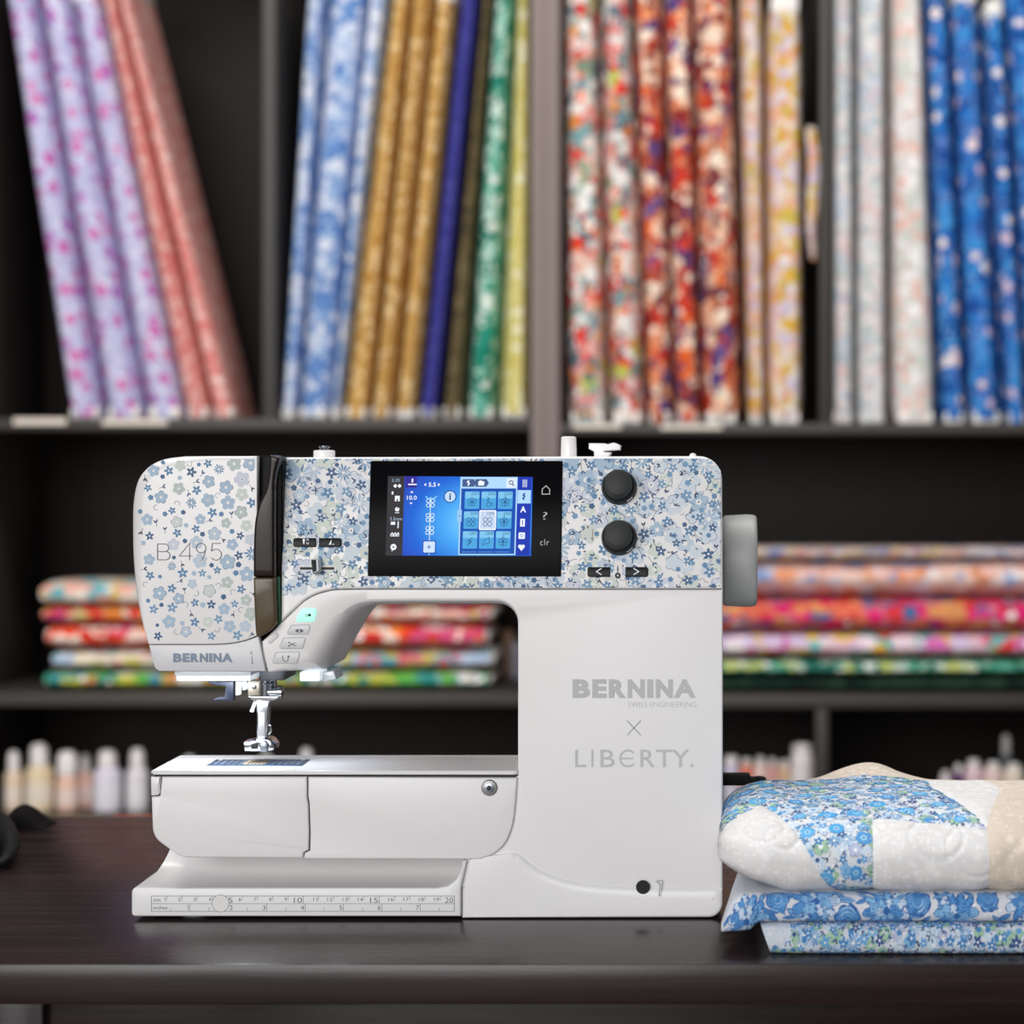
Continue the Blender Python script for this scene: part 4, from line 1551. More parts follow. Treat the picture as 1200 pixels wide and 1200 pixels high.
g.rect(351.5, 664.6, 391.8, 667.8, C(6, 6, 8), 4, .5)
sign('slider_slot', g, 'black speed slider slot')
g = Print()
g.line([(334, 665.5), (338, 665.5)], .5, C(190, 160, 150), 4.5)
sign('minus_sign', g, 'faint minus sign')
g = Print()
g.line([(406.5, 665.5), (411, 665.5)], .5, C(190, 150, 140), 4.5); g.line([(408.7, 663.3), (408.7, 667.7)], .5, C(190, 150, 140), 4.6)
sign('plus_sign', g, 'faint plus sign')
q = bmesh.new()
prism(q, [PP(a, b, .007) for a, b in rounded([(366, 657, 1.5), (376, 656, 2), (378, 672, 2), (368.5, 675.5, 1.5)], 3)], .03, bev=.0012, seg=3)
sl = obj('speed_slider', q, base_mat('slider_metal', (.5, .52, .54), .35, .7), sm, 'grey speed slider knob')
q = bmesh.new()
prism(q, [PP(a, b, .0076) for a, b in rounded([(366.5, 658.5, 1), (372.5, 658, 1), (373, 671.5, 1), (368.5, 672, 1)], 3)], .03, bev=.0004, seg=2)
obj('slider_grip', q, M_black, sl)

# ---- key panel below the print
def bkey(name, pts, mat, sign, label, lift=.0006):
    q = bmesh.new()
    prism(q, [P(a, b, YF - lift) for a, b in rounded(pts, 4)], .03, bev=.0004, seg=2)
    o = obj(name, q, mat, sm, label)
    if sign:
        sign.build('key_sign', flat_map(YF - lift - .00005), M_print, o)
    return o


def frame_of(pts, grow):
    cx = sum(p[0] for p in pts) / len(pts)
    cy = sum(p[1] for p in pts) / len(pts)
    out = []
    for p in pts:
        dx, dy = p[0] - cx, p[1] - cy
        out.append((p[0] + math.copysign(grow, dx), p[1] + math.copysign(grow, dy), p[2] + grow))
    return out


s_ = Print(); s_.ring(359.5, 721, 1.7, .5, C(60, 110, 100), 1, 4, PI / 4, 2 * PI + PI / 4); s_.disc(362.8, 720.8, 1.7, C(10, 20, 20), 1)
kp = [(353, 713, 7), (372.5, 712.5, 4), (368.5, 728.5, 2), (345.5, 729, 2)]
bkey('start_key', kp, M_start, s_, 'lit mint green start and stop key')
s_ = Print(); s_.poly([(345.5, 739), (348, 737.3), (353.5, 737.3), (356, 739), (353.5, 741), (348, 741)], INK, 1); s_.disc(350.7, 739.2, 1.1, C(210, 212, 216), 1.4)
k2 = [(341.5, 733, 2), (364, 732, 2), (361, 743, 2), (335.5, 743.5, 2)]
s3 = Print(); s3.line([(338.5, 753), (346.5, 757)], .8, INK, 1); s3.line([(338.5, 757), (346.5, 753)], .8, INK, 1); s3.disc(338.7, 752.8, .9, INK, 1); s3.disc(338.7, 757, .9, INK, 1)
k3 = [(332.5, 748, 2), (358.5, 747, 2), (354.5, 760, 2), (326.5, 760, 2)]
s4 = Print(); s4.line([(331, 768), (331.5, 773), (334, 775.5), (337, 774.5), (338, 771), (338, 768)], .8, INK, 1); s4.poly([(336.5, 770), (338.2, 767.5), (339.4, 770.3)], INK, 1)
k4 = [(323.5, 764.5, 3), (352, 764, 2), (347.5, 777, 4), (318.8, 777.5, 2)]
k5 = [(314, 752, 1), (324, 741, 2), (326.5, 746, 1.5), (317.5, 754.5, 1.5)]
for pts, sg, lb in ((k2, s_, 'grey securing stitch key'), (k3, s3, 'grey thread cutter key'), (k4, s4, 'grey reverse key'), (k5, None, 'small grey thread guide key')):
    fprism('key_gap', rounded(frame_of(pts, .7), 4), YF - .00025, .02, M_letter, body)
    bkey('machine_key', pts, M_grey, sg, lb)
# presser foot arrow on the lower strip
g = Print()
g.ring(295, 765, 1.4, .5, INK, 1, 8, .6, 5.4); g.line([(295, 769), (295.7, 776.5)], .6, INK, 1); g.disc(295.7, 777, .9, INK, 1, 6)
g.build('threading_sign', flat_map(YH + .0004), M_print, strip)

# ---- handwheel
hw = bmesh.new()
yw = .066
kx = S0 * (D + yw) / D
cw = P(849, 657, yw)
R_ = 54.2 * kx
ww_ = 37.5 * kx
lathe(hw, [(R_ * .55, -.012), (R_ * .97, 0), (R_ * .978, .0006), (R_ * .985, ww_ * .25), (R_ * .995, ww_ * .5), (R_ * 1.0, ww_ * .72), (R_ * .992, ww_ * .88), (R_ * .975, ww_ * .96), (R_ * .94, ww_), (R_ * .5, ww_ * 1.0)], cw, (1, 0, 0), 64)
obj('handwheel', hw, M_wheel, sm, 'grey plastic handwheel')

# ---- fittings on top
YT = .062
zt = P(0, 535.5, .03).z
def topfit(px):
    return P(px, 536, YT).x
q = bmesh.new()
kT = S0 * (D + YT) / D
zz = P(0, 538, YT).z
lathe(q, [(12.6 * kT, 0), (12.6 * kT, 9 * kT), (12 * kT, 10 * kT), (10 * kT, 10.4 * kT)], (topfit(380), YT, zz), (0, 0, 1), 32)
tn = obj('bobbin_tension_guide', q, M_body, sm)
q = bmesh.new()
lathe(q, [(6 * kT, 10 * kT), (6.5 * kT, 11 * kT), (3.5 * kT, 12.5 * kT), (6.8 * kT, 14 * kT), (6.6 * kT, 15 * kT), (3 * kT, 15.6 * kT)], (topfit(380), YT, zz), (0, 0, 1), 24)
obj('tension_disc', q, M_chrome, tn)
q = bmesh.new()
lathe(q, [(9.4 * kT, -4 * kT), (9.2 * kT, 10 * kT), (8.8 * kT, 25 * kT), (8.2 * kT, 26 * kT), (6 * kT, 26.6 * kT)], (topfit(666.5), YT, zz), (0, 0, 1), 28)
obj('spool_pin', q, M_body, sm)
fprism('bobbin_winder_lever', [(690, 519.5), (708, 519.5), (712, 520.5), (719, 518.6), (722, 519.5), (727, 521.8), (726.5, 527), (708.5, 528.5), (708, 529.5), (716, 530), (712.5, 538), (696, 538), (696, 529), (690, 526)], YT, YT + .02, M_body, sm, .001, 2)
q = bmesh.new()
lathe(q, [(4.2 * kT, -3 * kT), (4.2 * kT, 4 * kT), (3 * kT, 6.3 * kT), (1 * kT, 7 * kT)], (topfit(812), YT, zz), (0, 0, 1), 18)
obj('thread_stud', q, M_body, sm)

# ---- free arm
YA0, YA1 = .003, .086
ZAT = ZC - 325 * S0 * (D + YA1) / D                       # top of the arm
pyT = VY + (ZC - ZAT) / (S0 * (D + YA0) / D)
slab = rounded([(176.5, pyT, 3.0), (607, pyT), (607, 908.6), (175.5, 907.6, 1.2)], 3)
fprism('arm_top_plate', slab, YA0, YA1, M_body, sm, .0026, 4)
fprism('arm_core', [(180, 906), (606, 906), (604, 912.5), (586, 940), (560, 990), (215, 1000), (186, 975)], YA0 + .0022, YA1 - .001, M_dark, sm)
door = [(189.5, 910.3), (359.6, 910.3)] + [(359.6, 935), (361, 942)] + [(362, 975), (361.5, 996, 2), (355.5, 999), (354.5, 1005.6), (212, 1005.0, 26), (179, 981, 24), (177.3, 934), (187.5, 933, 2)]
fprism('hook_cover_door', rounded(door, 6), YA0, YA1, M_body, sm, .0012, 3)
fprism('door_latch', rounded([(176.5, 910.3), (188.3, 910.3, .5), (187, 931.5, 3), (177, 932.5)], 4), YA0 + .0005, YA1, M_body, sm, .0008, 2)
armr = [(361.0, 910.5), (606, 911.5)] + spline([(604.5, 935), (601, 965), (592, 988), (578, 1001), (562, 1007)], 3) + [(356.0, 1006.6), (357, 1000), (363.2, 997), (363.6, 974), (362.4, 941), (361.0, 934)]
fprism('arm_body', armr, YA0, YA1, M_body, sm, .0012, 3)
q = bmesh.new()
sc_ = P(573.5, 923, YA0)
lathe(q, [(.0054, -.002), (.0054, .0008), (.0048, .0018), (.0036, .0020)], sc_, (0, -1, 0), 28)
so = obj('arm_screw', q, base_mat('dark_steel', (.22, .22, .22), .4, .9), sm, 'steel screw on the arm')
q = bmesh.new()
lathe(q, [(.0034, .0016), (.0032, .0024), (.0022, .0026)], sc_, (0, -1, 0), 20)
obj('screw_head', q, M_steel, so)
q = bmesh.new()
lathe(q, [(.0019, .0024), (.0018, .00268)], sc_, (0, -1, 0), 6)
obj('screw_socket', q, M_dark, so)
# needle plate with markings
pl = Print()


def plate_map(a, b, l):
    return Vector((a, b, ZAT + l))


npx0, npx1 = P(243, 0, .03).x, P(355, 0, .03).x
q = bmesh.new()
box(q, npx0, npx1, .026, .058, ZAT - .002, ZAT + .0006, bev=.0003)
plate = obj('needle_plate', q, base_mat('plate_steel', lin((96, 120, 150)), 0.35, 0.7), sm, 'blue grey steel needle plate')
cxn = (npx0 + npx1) / 2
pl.rect(cxn - .009, .030, cxn + .006, .054, C(205, 190, 165), 1)
for i in range(5):
    pl.rect(cxn - .006 + i * .0025, .032, cxn - .005 + i * .0025, .052, C(70, 66, 60), 1.4)
for i in range(5):
    for s in (-1, 1):
        x = cxn + s * (.011 + i * .0042)
        pl.rect(x, .030, x + .0005, .054, C(190, 205, 220), 1)
pl.disc(npx0 + .004, .054, .0014, W, 1); pl.disc(npx1 - .004, .054, .0014, W, 1)
pl.build('plate_marks', lambda a, b, l: plate_map(a, b, .0006 + l), M_print, plate)

# ---- ruler base tray
base = [(154, 1048, 4.5), (154, 1073.5, 4), (540, 1073.5), (540, 1040), (546.5, 1009.5), (543, 1009)]
tray_f = rounded([(154, 1040.3, 5), (514, 1040.3)] , 3) if False else None
tp = rounded([(154, 1040.5, 5.5), (512, 1040.5)] + [(p[0], p[1]) for p in spline([(524, 1038.5), (533, 1032), (539, 1022), (542.5, 1009)], 3)] + [(547, 1009), (540, 1041), (540, 1074), (154, 1074, 4.5)], 5)
fprism('ruler_base', tp, 0, .115, M_body, sm, .0014, 3)
q = bmesh.new()
uvl = q.loops.layers.uv.verify()
prof = [(.0, 1040.6, 158, 516), (.010, 1039.9, 163, 521), (.022, 1038.0, 171, 526), (.034, 1033, 181, 532), (.043, 1025, 190, 538), (.049, 1016, 197, 541), (.052, 1004, 204, 544)]
rows = []
zlip = P(0, 1040.5, 0).z
for y, dz, xl, xr in [(0.0012, .0, 158, 518), (.012, .0006, 166, 524), (.024, .0020, 176, 529), (.034, .0048, 184, 533), (.042, .0092, 191, 537), (.047, .0148, 197, 540), (.049, .0215, 202, 543), (.0495, .03, 204, 544)]:
    rows.append([q.verts.new((P(xl, 0, y).x + (P(545, 0, 0.01).x - P(xl, 0, y).x) * i / 12, y, zlip + dz)) for i in range(13)])
for r0, r1 in zip(rows, rows[1:]):
    for i in range(12):
        q.faces.new((r0[i], r0[i + 1], r1[i + 1], r1[i]))
# close the left end of the scoop with a wall to the back
ext = [q.verts.new((r[0].co.x + .004, .108, r[0].co.z)) for r in rows]
for a, b, c, d in zip(rows, rows[1:], ext, ext[1:]):
    q.faces.new((a[0], b[0], d, c))
obj('arm_support', q, M_body, sm, 'concave support under the free arm', sharp=60)
rg = Print()
IN = C(130, 132, 138)
x0, x1 = 177.5, 532.5
rg.line([(x0, 1050), (x1, 1050), (x1, 1068), (x0, 1068), (x0, 1050)], .7, IN, 1)
rg.line([(x0, 1059), (x1, 1059)], .6, IN, 1)
cmx = lambda n: 177.5 + 17.85 * n - (0.6 if n > 4 else 0)
for n in range(1, 21):
    if n < 20 and n not in (5,):
        h_ = 9 if n in (10, 15) else 5
        rg.line([(cmx(n), 1050), (cmx(n), 1050 + h_)], .55, IN, 1)
    big = n in (5, 10, 15, 20)
    wd = (9.5 if n >= 10 else 5) if big else (6 if n >= 10 else 2.8)
    if n == 11:
        wd = 4.5
    if n == 1:
        wd = 1.6
    xe = cmx(n) - 1.5 if n != 5 else cmx(n) + 6.5
    if n == 20:
        xe = 531
    if n == 1:
        rg.line([(xe - 1.3, 1052.8), (xe - .4, 1051.9), (xe - .4, 1056)], .5, INK, 1)
    else:
        text_into(rg, str(n), (xe - wd, 1051.8, xe, 1051.8 + (6.2 if big else 4.2)), INK, 1, -.004)
inx = lambda n: 177.5 + 45.0 * n
for h in range(1, 16):
    n = h / 2
    if h % 2:
        rg.line([(inx(n), 1063.5), (inx(n), 1068)], .55, IN, 1)
    else:
        if n != 2:
            rg.line([(inx(n), 1059), (inx(n), 1068)], .55, IN, 1)
        xe = inx(n) - 1.3 if n != 2 else inx(n) + 5.2
        if n == 1:
            rg.line([(xe - 2, 1062), (xe - .8, 1061), (xe - .8, 1066.4)], .6, INK, 1)
        else:
            text_into(rg, str(int(n)), (xe - 3.6, 1061, xe, 1066.4), INK, 1, -.004)
text_into(rg, 'cm', (180, 1053.5, 188, 1056.5), INK, 1)
text_into(rg, 'inches', (179.5, 1061.5, 196, 1065.6), INK, 1)
rg.disc(258.5, 1058.7, 10, C(228, 226, 224), 1.5, 26)
rg.ring(258.5, 1058.7, 10, .6, IN, 1.8, 28)
rg.build('ruler_scale', flat_map(-.00005), M_print, sm)['label'] = 'grey printed centimetre and inch ruler'
q = bmesh.new()
box(q, P(152, 0, 0).x + .012, P(842, 0, 0).x - .012, .012, .112, P(0, 1073.5, 0).z - .0004, P(0, 1071, 0).z + .001)
obj('bottom_plate', q, M_dark, sm)
zf = P(0, 1073, 0).z
for px in (230, 668):
    for yy in (.020, .098):
        q = bmesh.new()
        lathe(q, [(.0088, 0), (.0098, .0008), (.0098, zf - TZ + .001)], (P(px, 0, yy).x, yy, TZ), (0, 0, 1), 24)
        obj('rubber_foot', q, plastic('foot_grey', lin((150, 158, 152)), 0.5), sm)

# ---- lights under the head, needle and presser foot
YN = .046
q = bmesh.new()
box(q, P(203, 0, YH).x, P(291, 0, YH).x, .010, .040, P(0, 798, .012).z, P(0, 790.5, .012).z, bev=.001)
led = obj('led_strip', q, M_led, sm, 'glowing white work light under the head')
q = bmesh.new()
box(q, P(202, 0, YH).x, P(292, 0, YH).x, .008, .044, P(0, 791.2, .012).z, P(0, 785, .012).z, bev=.0006)
obj('led_housing', q, M_clear, sm)
q = bmesh.new()
box(q, P(354, 0, .03).x, P(378, 0, .03).x, .02, .05, P(0, 797, .03).z, P(0, 786, .03).z, bev=.001)
obj('led_lens', q, M_led, sm, 'small glowing work light')
fprism('lamp_end', [(375, 789), (391, 786), (394, 796), (376, 799)], .03, .06, M_clear, sm, .0008, 2)
for nm, px in (('work_light_lamp', 247), ('work_light_lamp', 366)):
    l = bpy.data.lights.new(nm, 'AREA')
    l.shape = 'RECTANGLE'
    l.size, l.size_y, l.energy, l.color = .045 if px < 300 else .012, .02, .085 if px < 300 else .02, (.86, .93, 1.0)
    o = bpy.data.objects.new(nm, l)
    COL.objects.link(o)
    o.parent = sm
    o.location = Vector((P(px, 0, .03).x, .03, P(0, 801, .03).z)) - sm.location


def nprism(name, pts, mat, y0=YN, dp=.008, bev=.0004, parent=None, label=None):
    return fprism(name, pts, y0, y0 + dp, mat, parent or sm, bev, 2, label)


# underside so that the head is closed
q = bmesh.new()
box(q, P(300, 0, .02).x, P(330, 0, .02).x, .03, .075, P(0, 796, .04).z, P(0, 770, .04).z, bev=.001)
obj('needle_housing', q, M_steel, sm)
th = nprism('needle_threader', [(243, 797), (273.5, 796.5), (273.5, 821), (250, 821.5), (251, 819), (257, 817.2), (263, 816.5), (264.5, 804.5), (250, 802.5), (245, 800.5)], plastic('threader_navy', (.006, .008, .016), .4, spec=.3), .040, .006, label='dark blue threader hook')
nprism('threader_lever', [(276.5, 788), (281.5, 788), (281, 814), (276.2, 814.5)], M_cap, .036, .005)
nprism('thread_fork', [(283, 789), (289, 789), (289, 808), (284, 809)], M_clear, .042, .006)
q = bmesh.new()
box(q, P(291, 0, .04).x, P(305.5, 0, .04).x, .038, .052, P(0, 815, .04).z, P(0, 797.5, .04).z, bev=.0008)
cl = obj('needle_clamp', q, base_mat('warm_steel', (.55, .50, .42), .3, .9), sm)
q = bmesh.new()
lathe(q, [(.0016, 0), (.0016, .001), (.0009, .0013)], P(298, 805, .038), (0, -1, 0), 16)
obj('clamp_screw', q, M_chrome, cl)
q = bmesh.new()
lathe(q, [(.0052, 0), (.0052, .008), (.0044, .009), (.0052, .010), (.0052, .013)], P(312, 0, .046).xy.to_3d() + Vector((0, 0, P(0, 815, .046).z)), (0, 0, 1), 20)
lathe(q, [(.0030, -.002), (.0032, .004), (.0044, .0045), (.0044, .0075), (.003, .008)], P(318, 811, .044), (1, 0, 0), 18)
obj('needle_screw', q, M_chrome, sm)
nprism('clamp_block', [(306, 797), (322, 797), (324, 814), (307, 815)], M_steel, .052, .008)
nprism('shank_collar', [(291, 816), (324, 816), (329, 813.5), (330, 817), (320, 821.5), (295, 821)], M_chrome, .042, .010)
nprism('shank_lever', [(297.5, 821.5), (301, 822), (296.5, 835), (292.5, 834)], M_cap, .044, .003)
ft_ = fprism('presser_foot', [(300, 820), (316.5, 820), (315, 832), (312.5, 866), (300.5, 866), (300.5, 840)], .042, .050, base_mat('satin_steel', (.42, .44, .47), .22, 1.0), sm, .0012, 3, 'steel presser foot')
nprism('foot_window', [(303, 835), (310, 835), (310.5, 863), (301.8, 863)], base_mat('foot_white', (.52, .53, .55), .3, .6), .0414, .004, .0003, ft_)
q = bmesh.new()
tube(q, [P(313 + 4.3 * math.cos(a), 855 + 6.2 * math.sin(a), .046) for a in np.linspace(-PI / 2, PI / 2, 9)], .0007, 6)
obj('foot_ring', q, M_chrome, ft_)
nprism('foot_bar', [(285, 869.5), (293, 868.5), (296, 867), (300, 868), (300, 866), (313, 866), (317, 868), (321, 873), (320.5, 879), (313, 881), (286.5, 880.5)], M_chrome, .038, .020, .0008, ft_)
nprism('foot_slot', [(294.5, 871.5), (302, 871), (302, 877.5), (294.5, 877.8)], M_dark, .0376, .004, .0001, ft_)
nprism('foot_toe', [(304, 870), (310, 868), (314, 872), (313, 881.5), (305, 881.5)], M_steel, .034, .022, .0008, ft_)
q = bmesh.new()
lathe(q, [(.0007, 0), (.0007, .028), (.0004, .03)], Vector((P(309, 0, .05).x, .049, P(0, 797, .05).z)), (0, 0, -1), 10)
obj('needle', q, M_chrome, sm)

# ------------------------------------------------------------------ cords
M_cord = plastic('black_cord', (.005, .005, .006), .6, spec=.15)
pc = empty('power_cord', P(862, 914, .075), 'black power plug and cord leaving the side of the sewing machine', 'power cord')
q = bmesh.new()
pa, pb = P(846.5, 920, .07), P(879, 907, .07)
box(q, pa.x - .004, pb.x, .066, .080, pa.z, pb.z, bev=.0012)
obj('plug', q, M_cord, pc)
q = bmesh.new()
cp = [P(877, 914, .073), P(883, 914.5, .073), P(888, 913.8, .082), P(893, 914.5, .115)]
pts = spline([tuple(p) for p in cp] + [(.050, .158, TZ + .068), (.056, .178, TZ + .03), (.075, .23, TZ + .0035), (.12, .30, TZ + .0035), (.20, .36, TZ + .0035), (.36, .40, TZ + .0035)], 6)
pts = [(p[0], p[1], max(p[2], TZ + .0029)) for p in pts]
tube(q, pts, .0028, 10)
obj('cord', q, M_cord, pc)

q = bmesh.new()
zc_ = TZ + .006
def T(px, py, up=0.0):
    """table point seen at the pixel, lifted by up"""
    y = D * (ZC - TZ - up) / (S0 * (py - VY)) - D
    return Vector((P(px, 0, y).x, y, TZ + up))
loop = [T(-88, 996, .006), T(-70, 985, .007), T(-40, 965, .007), T(-12, 957, .010), T(2, 965, .016), T(10, 980, .016), T(13, 992, .012), T(8, 1006, .008), T(-4, 1014, .005), T(-30, 1020, .005), T(-75, 1012, .005), T(-89, 999, .006)]
tube(q, spline([tuple(p) for p in loop], 6), [(.0078 if i < 32 else .0078 - .0038 * min(1, (i - 32) / 12)) for i in range(6 * 11 + 1)], 12)
tag(obj('cable', q, M_cord), 'thick black cable coiled in a loop on the bare end of the table', 'cable')
q = bmesh.new()
rings = []
for i in range(13):
    t = i / 12
    px = 10 + 48 * t
    hh = .0165 * (math.sin(PI * min(1, .06 + t * 1.0)) ** .7) * (1.25 - .55 * t) + .001
    c_ = T(px, 968)
    rings.append([Vector((c_.x, c_.y + .022 * math.cos(a), TZ + .0004 + max(0, hh * math.sin(a)))) for a in np.linspace(0, PI, 10)])
loft(q, rings)
tag(obj('pouch', q, plastic('black_cloth', (.006, .005, .005), .9, spec=.1)), 'low black cloth pouch lying near the back edge of the table', 'pouch')

# ------------------------------------------------------------------ folded fabrics beside the machine
def slab_section(yf, dp, z0, z1, c=.009, n=12):
    """closed section of a folded cloth: bottom back, round fold in front, top back"""
    b, zc2 = (z1 - z0) / 2, (z0 + z1) / 2
    pts = [(yf + dp, z0), (yf + dp * .5, z0), (yf + dp * .2, z0)]
    for i in range(n + 1):
        a = -PI / 2 + PI * i / n
        ex = .82
        pts.append((yf + c * (1 - math.cos(a) ** ex if math.cos(a) > 1e-9 else 1.0), zc2 + b * math.copysign(abs(math.sin(a)) ** ex, math.sin(a))))
    pts += [(yf + dp * .2, z1 + .0004), (yf + dp * .5, z1), (yf + dp, z1)]
    return pts


def cloth_map(keys, yf_of):
    """keys: (x, z0, z1, depth, fold); returns surface(x, s) with s in -1..1 from bottom to top of the fold"""
    xs = [k[0] for k in keys]

    def par(x):
        return [np.interp(x, xs, [k[j] for k in keys]) for j in range(1, 6)]

    def surf(x, s, lift=0.0):
        z0, z1, dp, c, yf = par(x)
        a = s * PI / 2
        ex = .82
        ca = max(math.cos(a), 1e-6)
        y = yf + c * (1 - ca ** ex)
        z = (z0 + z1) / 2 + (z1 - z0) / 2 * math.copysign(abs(math.sin(a)) ** ex, s)
        n = Vector((0, -math.cos(a), math.sin(a)))
        return Vector((x, y, z)) + n * lift
    return par, surf


def folded_cloth(name, keys, mat, label, n=60, slant=0.0):
    bm = bmesh.new()
    par, surf = cloth_map(keys, None)
    x0, x1 = keys[0][0], keys[-1][0]
    rings = []
    for i in range(n + 1):
        t = (i / n) ** 1.4
        x = x0 + (x1 - x0) * t
        z0, z1, dp, c, yf = par(x)
        rings.append([Vector((x + slant * (zz - z0) * max(0, 1 - t * 9), yy, zz)) for yy, zz in slab_section(yf, dp, z0, z1, c)])
    loft(bm, rings)
    return obj(name, bm, mat, None, sharp=60), surf


KF = S0 * (D - .11) / D
XF = lambda px, y=-.11: P(px, 0, y).x
# lower cloth: small meadow flowers
CZ1, CZ2 = TZ + .0188, TZ + .0372
M_ditsy = fabric('ditsy_ground', C(214, 222, 232), [(260, 5, .36, [C(226, 230, 238), C(190, 206, 226)], .7, .3, None)])
M_cprint = attr_mat('cloth_print', .85)
keys1 = [(XF(903.5), TZ + .0005, CZ1 - .001, .10, .008, -.108), (XF(930), TZ + .0004, CZ1, .25, .009, -.1105), (XF(1100), TZ + .0004, CZ1 + .0006, .27, .009, -.111), (XF(1345), TZ + .0004, CZ1, .27, .009, -.110)]
cl1, surf1 = folded_cloth('folded_cloth', keys1, M_ditsy, '', slant=-.35)
tag(cl1, 'folded cotton with small blue and green flowers lying directly on the table', 'fabric')
PQ = dict(pale=C(196, 214, 232), pale2=C(170, 198, 226), light=C(130, 178, 214), mid=C(70, 132, 190), mid2=C(98, 160, 214), deep=C(56, 84, 140),
          navy=C(44, 54, 92), sage=C(160, 196, 172), sage2=C(174, 204, 184), lilac=C(180, 190, 220), white=C(232, 236, 238), green=C(156, 192, 166))
u_ = .46e-3
pr1 = floral_print(random.Random(3), lambda x, y: True, (XF(903), -.009, XF(1225), .012), u_, PQ, dense=1.15, big=.8, sm=1.05)


def map1(a, b, l):
    s = max(-1, min(1, b / .0125))
    x = a + (-.35) * (s + 1) / 2 * .0187 * max(0, 1 - (a - keys1[0][0]) * 40)
    return surf1(a, s, .00016 + l)


pr1.build('flower_print', map1, M_cprint, cl1, unit=3e-5, clips=[[((XF(904.5), 0), (-1, 0))]], maxlen=.0015)

# middle cloth: large blue peonies on white, its corner twisted out to the side
M_peony = fabric('peony_ground', C(222, 226, 234), [(300, 5, .3, [C(232, 234, 240), C(206, 214, 228)], .5, .3, None)])
Zp = lambda py, y=-.1: P(0, py, y).z
keys2 = [(XF(845.5), Zp(1093), Zp(1085), .010, .003, -.100), (XF(851), Zp(1092), Zp(1071), .02, .006, -.103), (XF(860), Zp(1091), Zp(1055), .05, .008, -.106),
         (XF(872), Zp(1089.5), Zp(1046), .11, .009, -.108), (XF(880), Zp(1088.5), Zp(1045), .13, .009, -.1075), (XF(888.5), CZ1 + .0004, Zp(1044.5), .16, .009, -.107), (XF(904), CZ1 + .0004, CZ2 - .001, .20, .009, -.107), (XF(925), CZ1 + .0006, CZ2 - .0004, .24, .010, -.1085), (XF(1010), CZ1 + .0009, CZ2, .25, .010, -.109),
         (XF(1150), CZ1 + .0009, CZ2, .26, .010, -.110), (XF(1345), CZ1 + .0009, CZ2, .26, .010, -.109)]
cl2, surf2 = folded_cloth('folded_cloth', keys2, M_peony, '', n=90)
tag(cl2, 'folded white cotton with large blue peonies lying under the quilt', 'fabric')
BD, BM, BL, BP = C(44, 96, 164), C(84, 146, 206), C(134, 184, 226), C(196, 216, 236)
pp = Print()
rp = random.Random(9)


def petal(x, y, l, w, rot, L, fills):
    c, s = math.cos(rot), math.sin(rot)
    def tr(pts):
        return [(x + a * c - b * s, y + a * s + b * c) for a, b in pts]
    shape = lambda k: [(0.02 * l, 0), (.3 * l, -w * .34 * k), (.62 * l, -w * .5 * k), (.86 * l, -w * .4 * k), (.97 * l * (k * .3 + .7), -w * .12), (.97 * l * (k * .3 + .7), w * .12), (.86 * l, w * .4 * k), (.62 * l, w * .5 * k), (.3 * l, w * .34 * k)]
    pp.poly(tr(shape(1.0)), BD, L)
    pp.poly(tr(shape(.86)), rp.choice(fills), L + .2)
    for q in (-.24, 0, .24):
        pp.line(tr([(.16 * l, q * w * .3), (.5 * l, q * w * 1.0), (.82 * l, q * w * 1.0)]), w * .075, BD, L + .35)


def peony(x, y, r, L):
    for rr, n, f in ((1.0, 11, [BM, BL, BP]), (.74, 8, [BL, BM]), (.48, 6, [BP, BL, BM])):
        o = rp.uniform(0, 6)
        for i in range(n):
            petal(x, y, r * rr * rp.uniform(.9, 1.1), r * rr * 4.2 / n, o + 2 * PI * i / n, L, f)
            L += .06
    pp.disc(x, y, r * .14, BD, L + .4, 8)


def rose(x, y, r, L):
    pp.flower(x, y, r, 7, BD, rp.uniform(0, 6), .14, L, 1)
    pp.flower(x, y, r * .92, 7, BM, rp.uniform(0, 6), .14, L + .2, 1)
    for k in (.78, .58, .38, .2):
        for a in range(4):
            a0 = rp.uniform(0, 6)
            pp.ring(x, y, r * k, r * .06, rp.choice([BL, BD, BP]), L + .4, 6, a0, a0 + 1.6)


wx0, wx1 = XF(852), XF(1235)
x = wx0
i = 0
while x < wx1:
    peony(x + .012, (-.0035, .004, -.001)[i % 3], rp.uniform(.0125, .0155), 1.5)
    rose(x + .031, (.0055, -.006, .004)[i % 3], rp.uniform(.0070, .0090), 1.4)
    for _ in range(17):
        pp_rot = rp.uniform(0, 6.28)
        xx, yy = x + rp.uniform(0, .042), rp.uniform(-.011, .011)
        l, w = rp.uniform(.008, .014), rp.uniform(.0028, .0045)
        pp.leaf(xx, yy, l, w, pp_rot, BD, .6)
        pp.leaf(xx + .0004 * math.cos(pp_rot), yy + .0004 * math.sin(pp_rot), l * .9, w * .74, pp_rot, rp.choice([BM, BL, BM]), .8)
        pp.leaf(xx + .001 * math.cos(pp_rot), yy + .001 * math.sin(pp_rot), l * .8, w * .16, pp_rot, BD, 1.0)
    x += .043
    i += 1
pp.build('peony_print', lambda a, b, l: surf2(a, max(-1, min(1, b / .0125)), .0002 + l), M_cprint, cl2, unit=4e-5,
         clips=[[((XF(848), 0), (-1, 0)), ((0, .0125), (0, 1)), ((0, -.0125), (0, -1))]], maxlen=.0014)

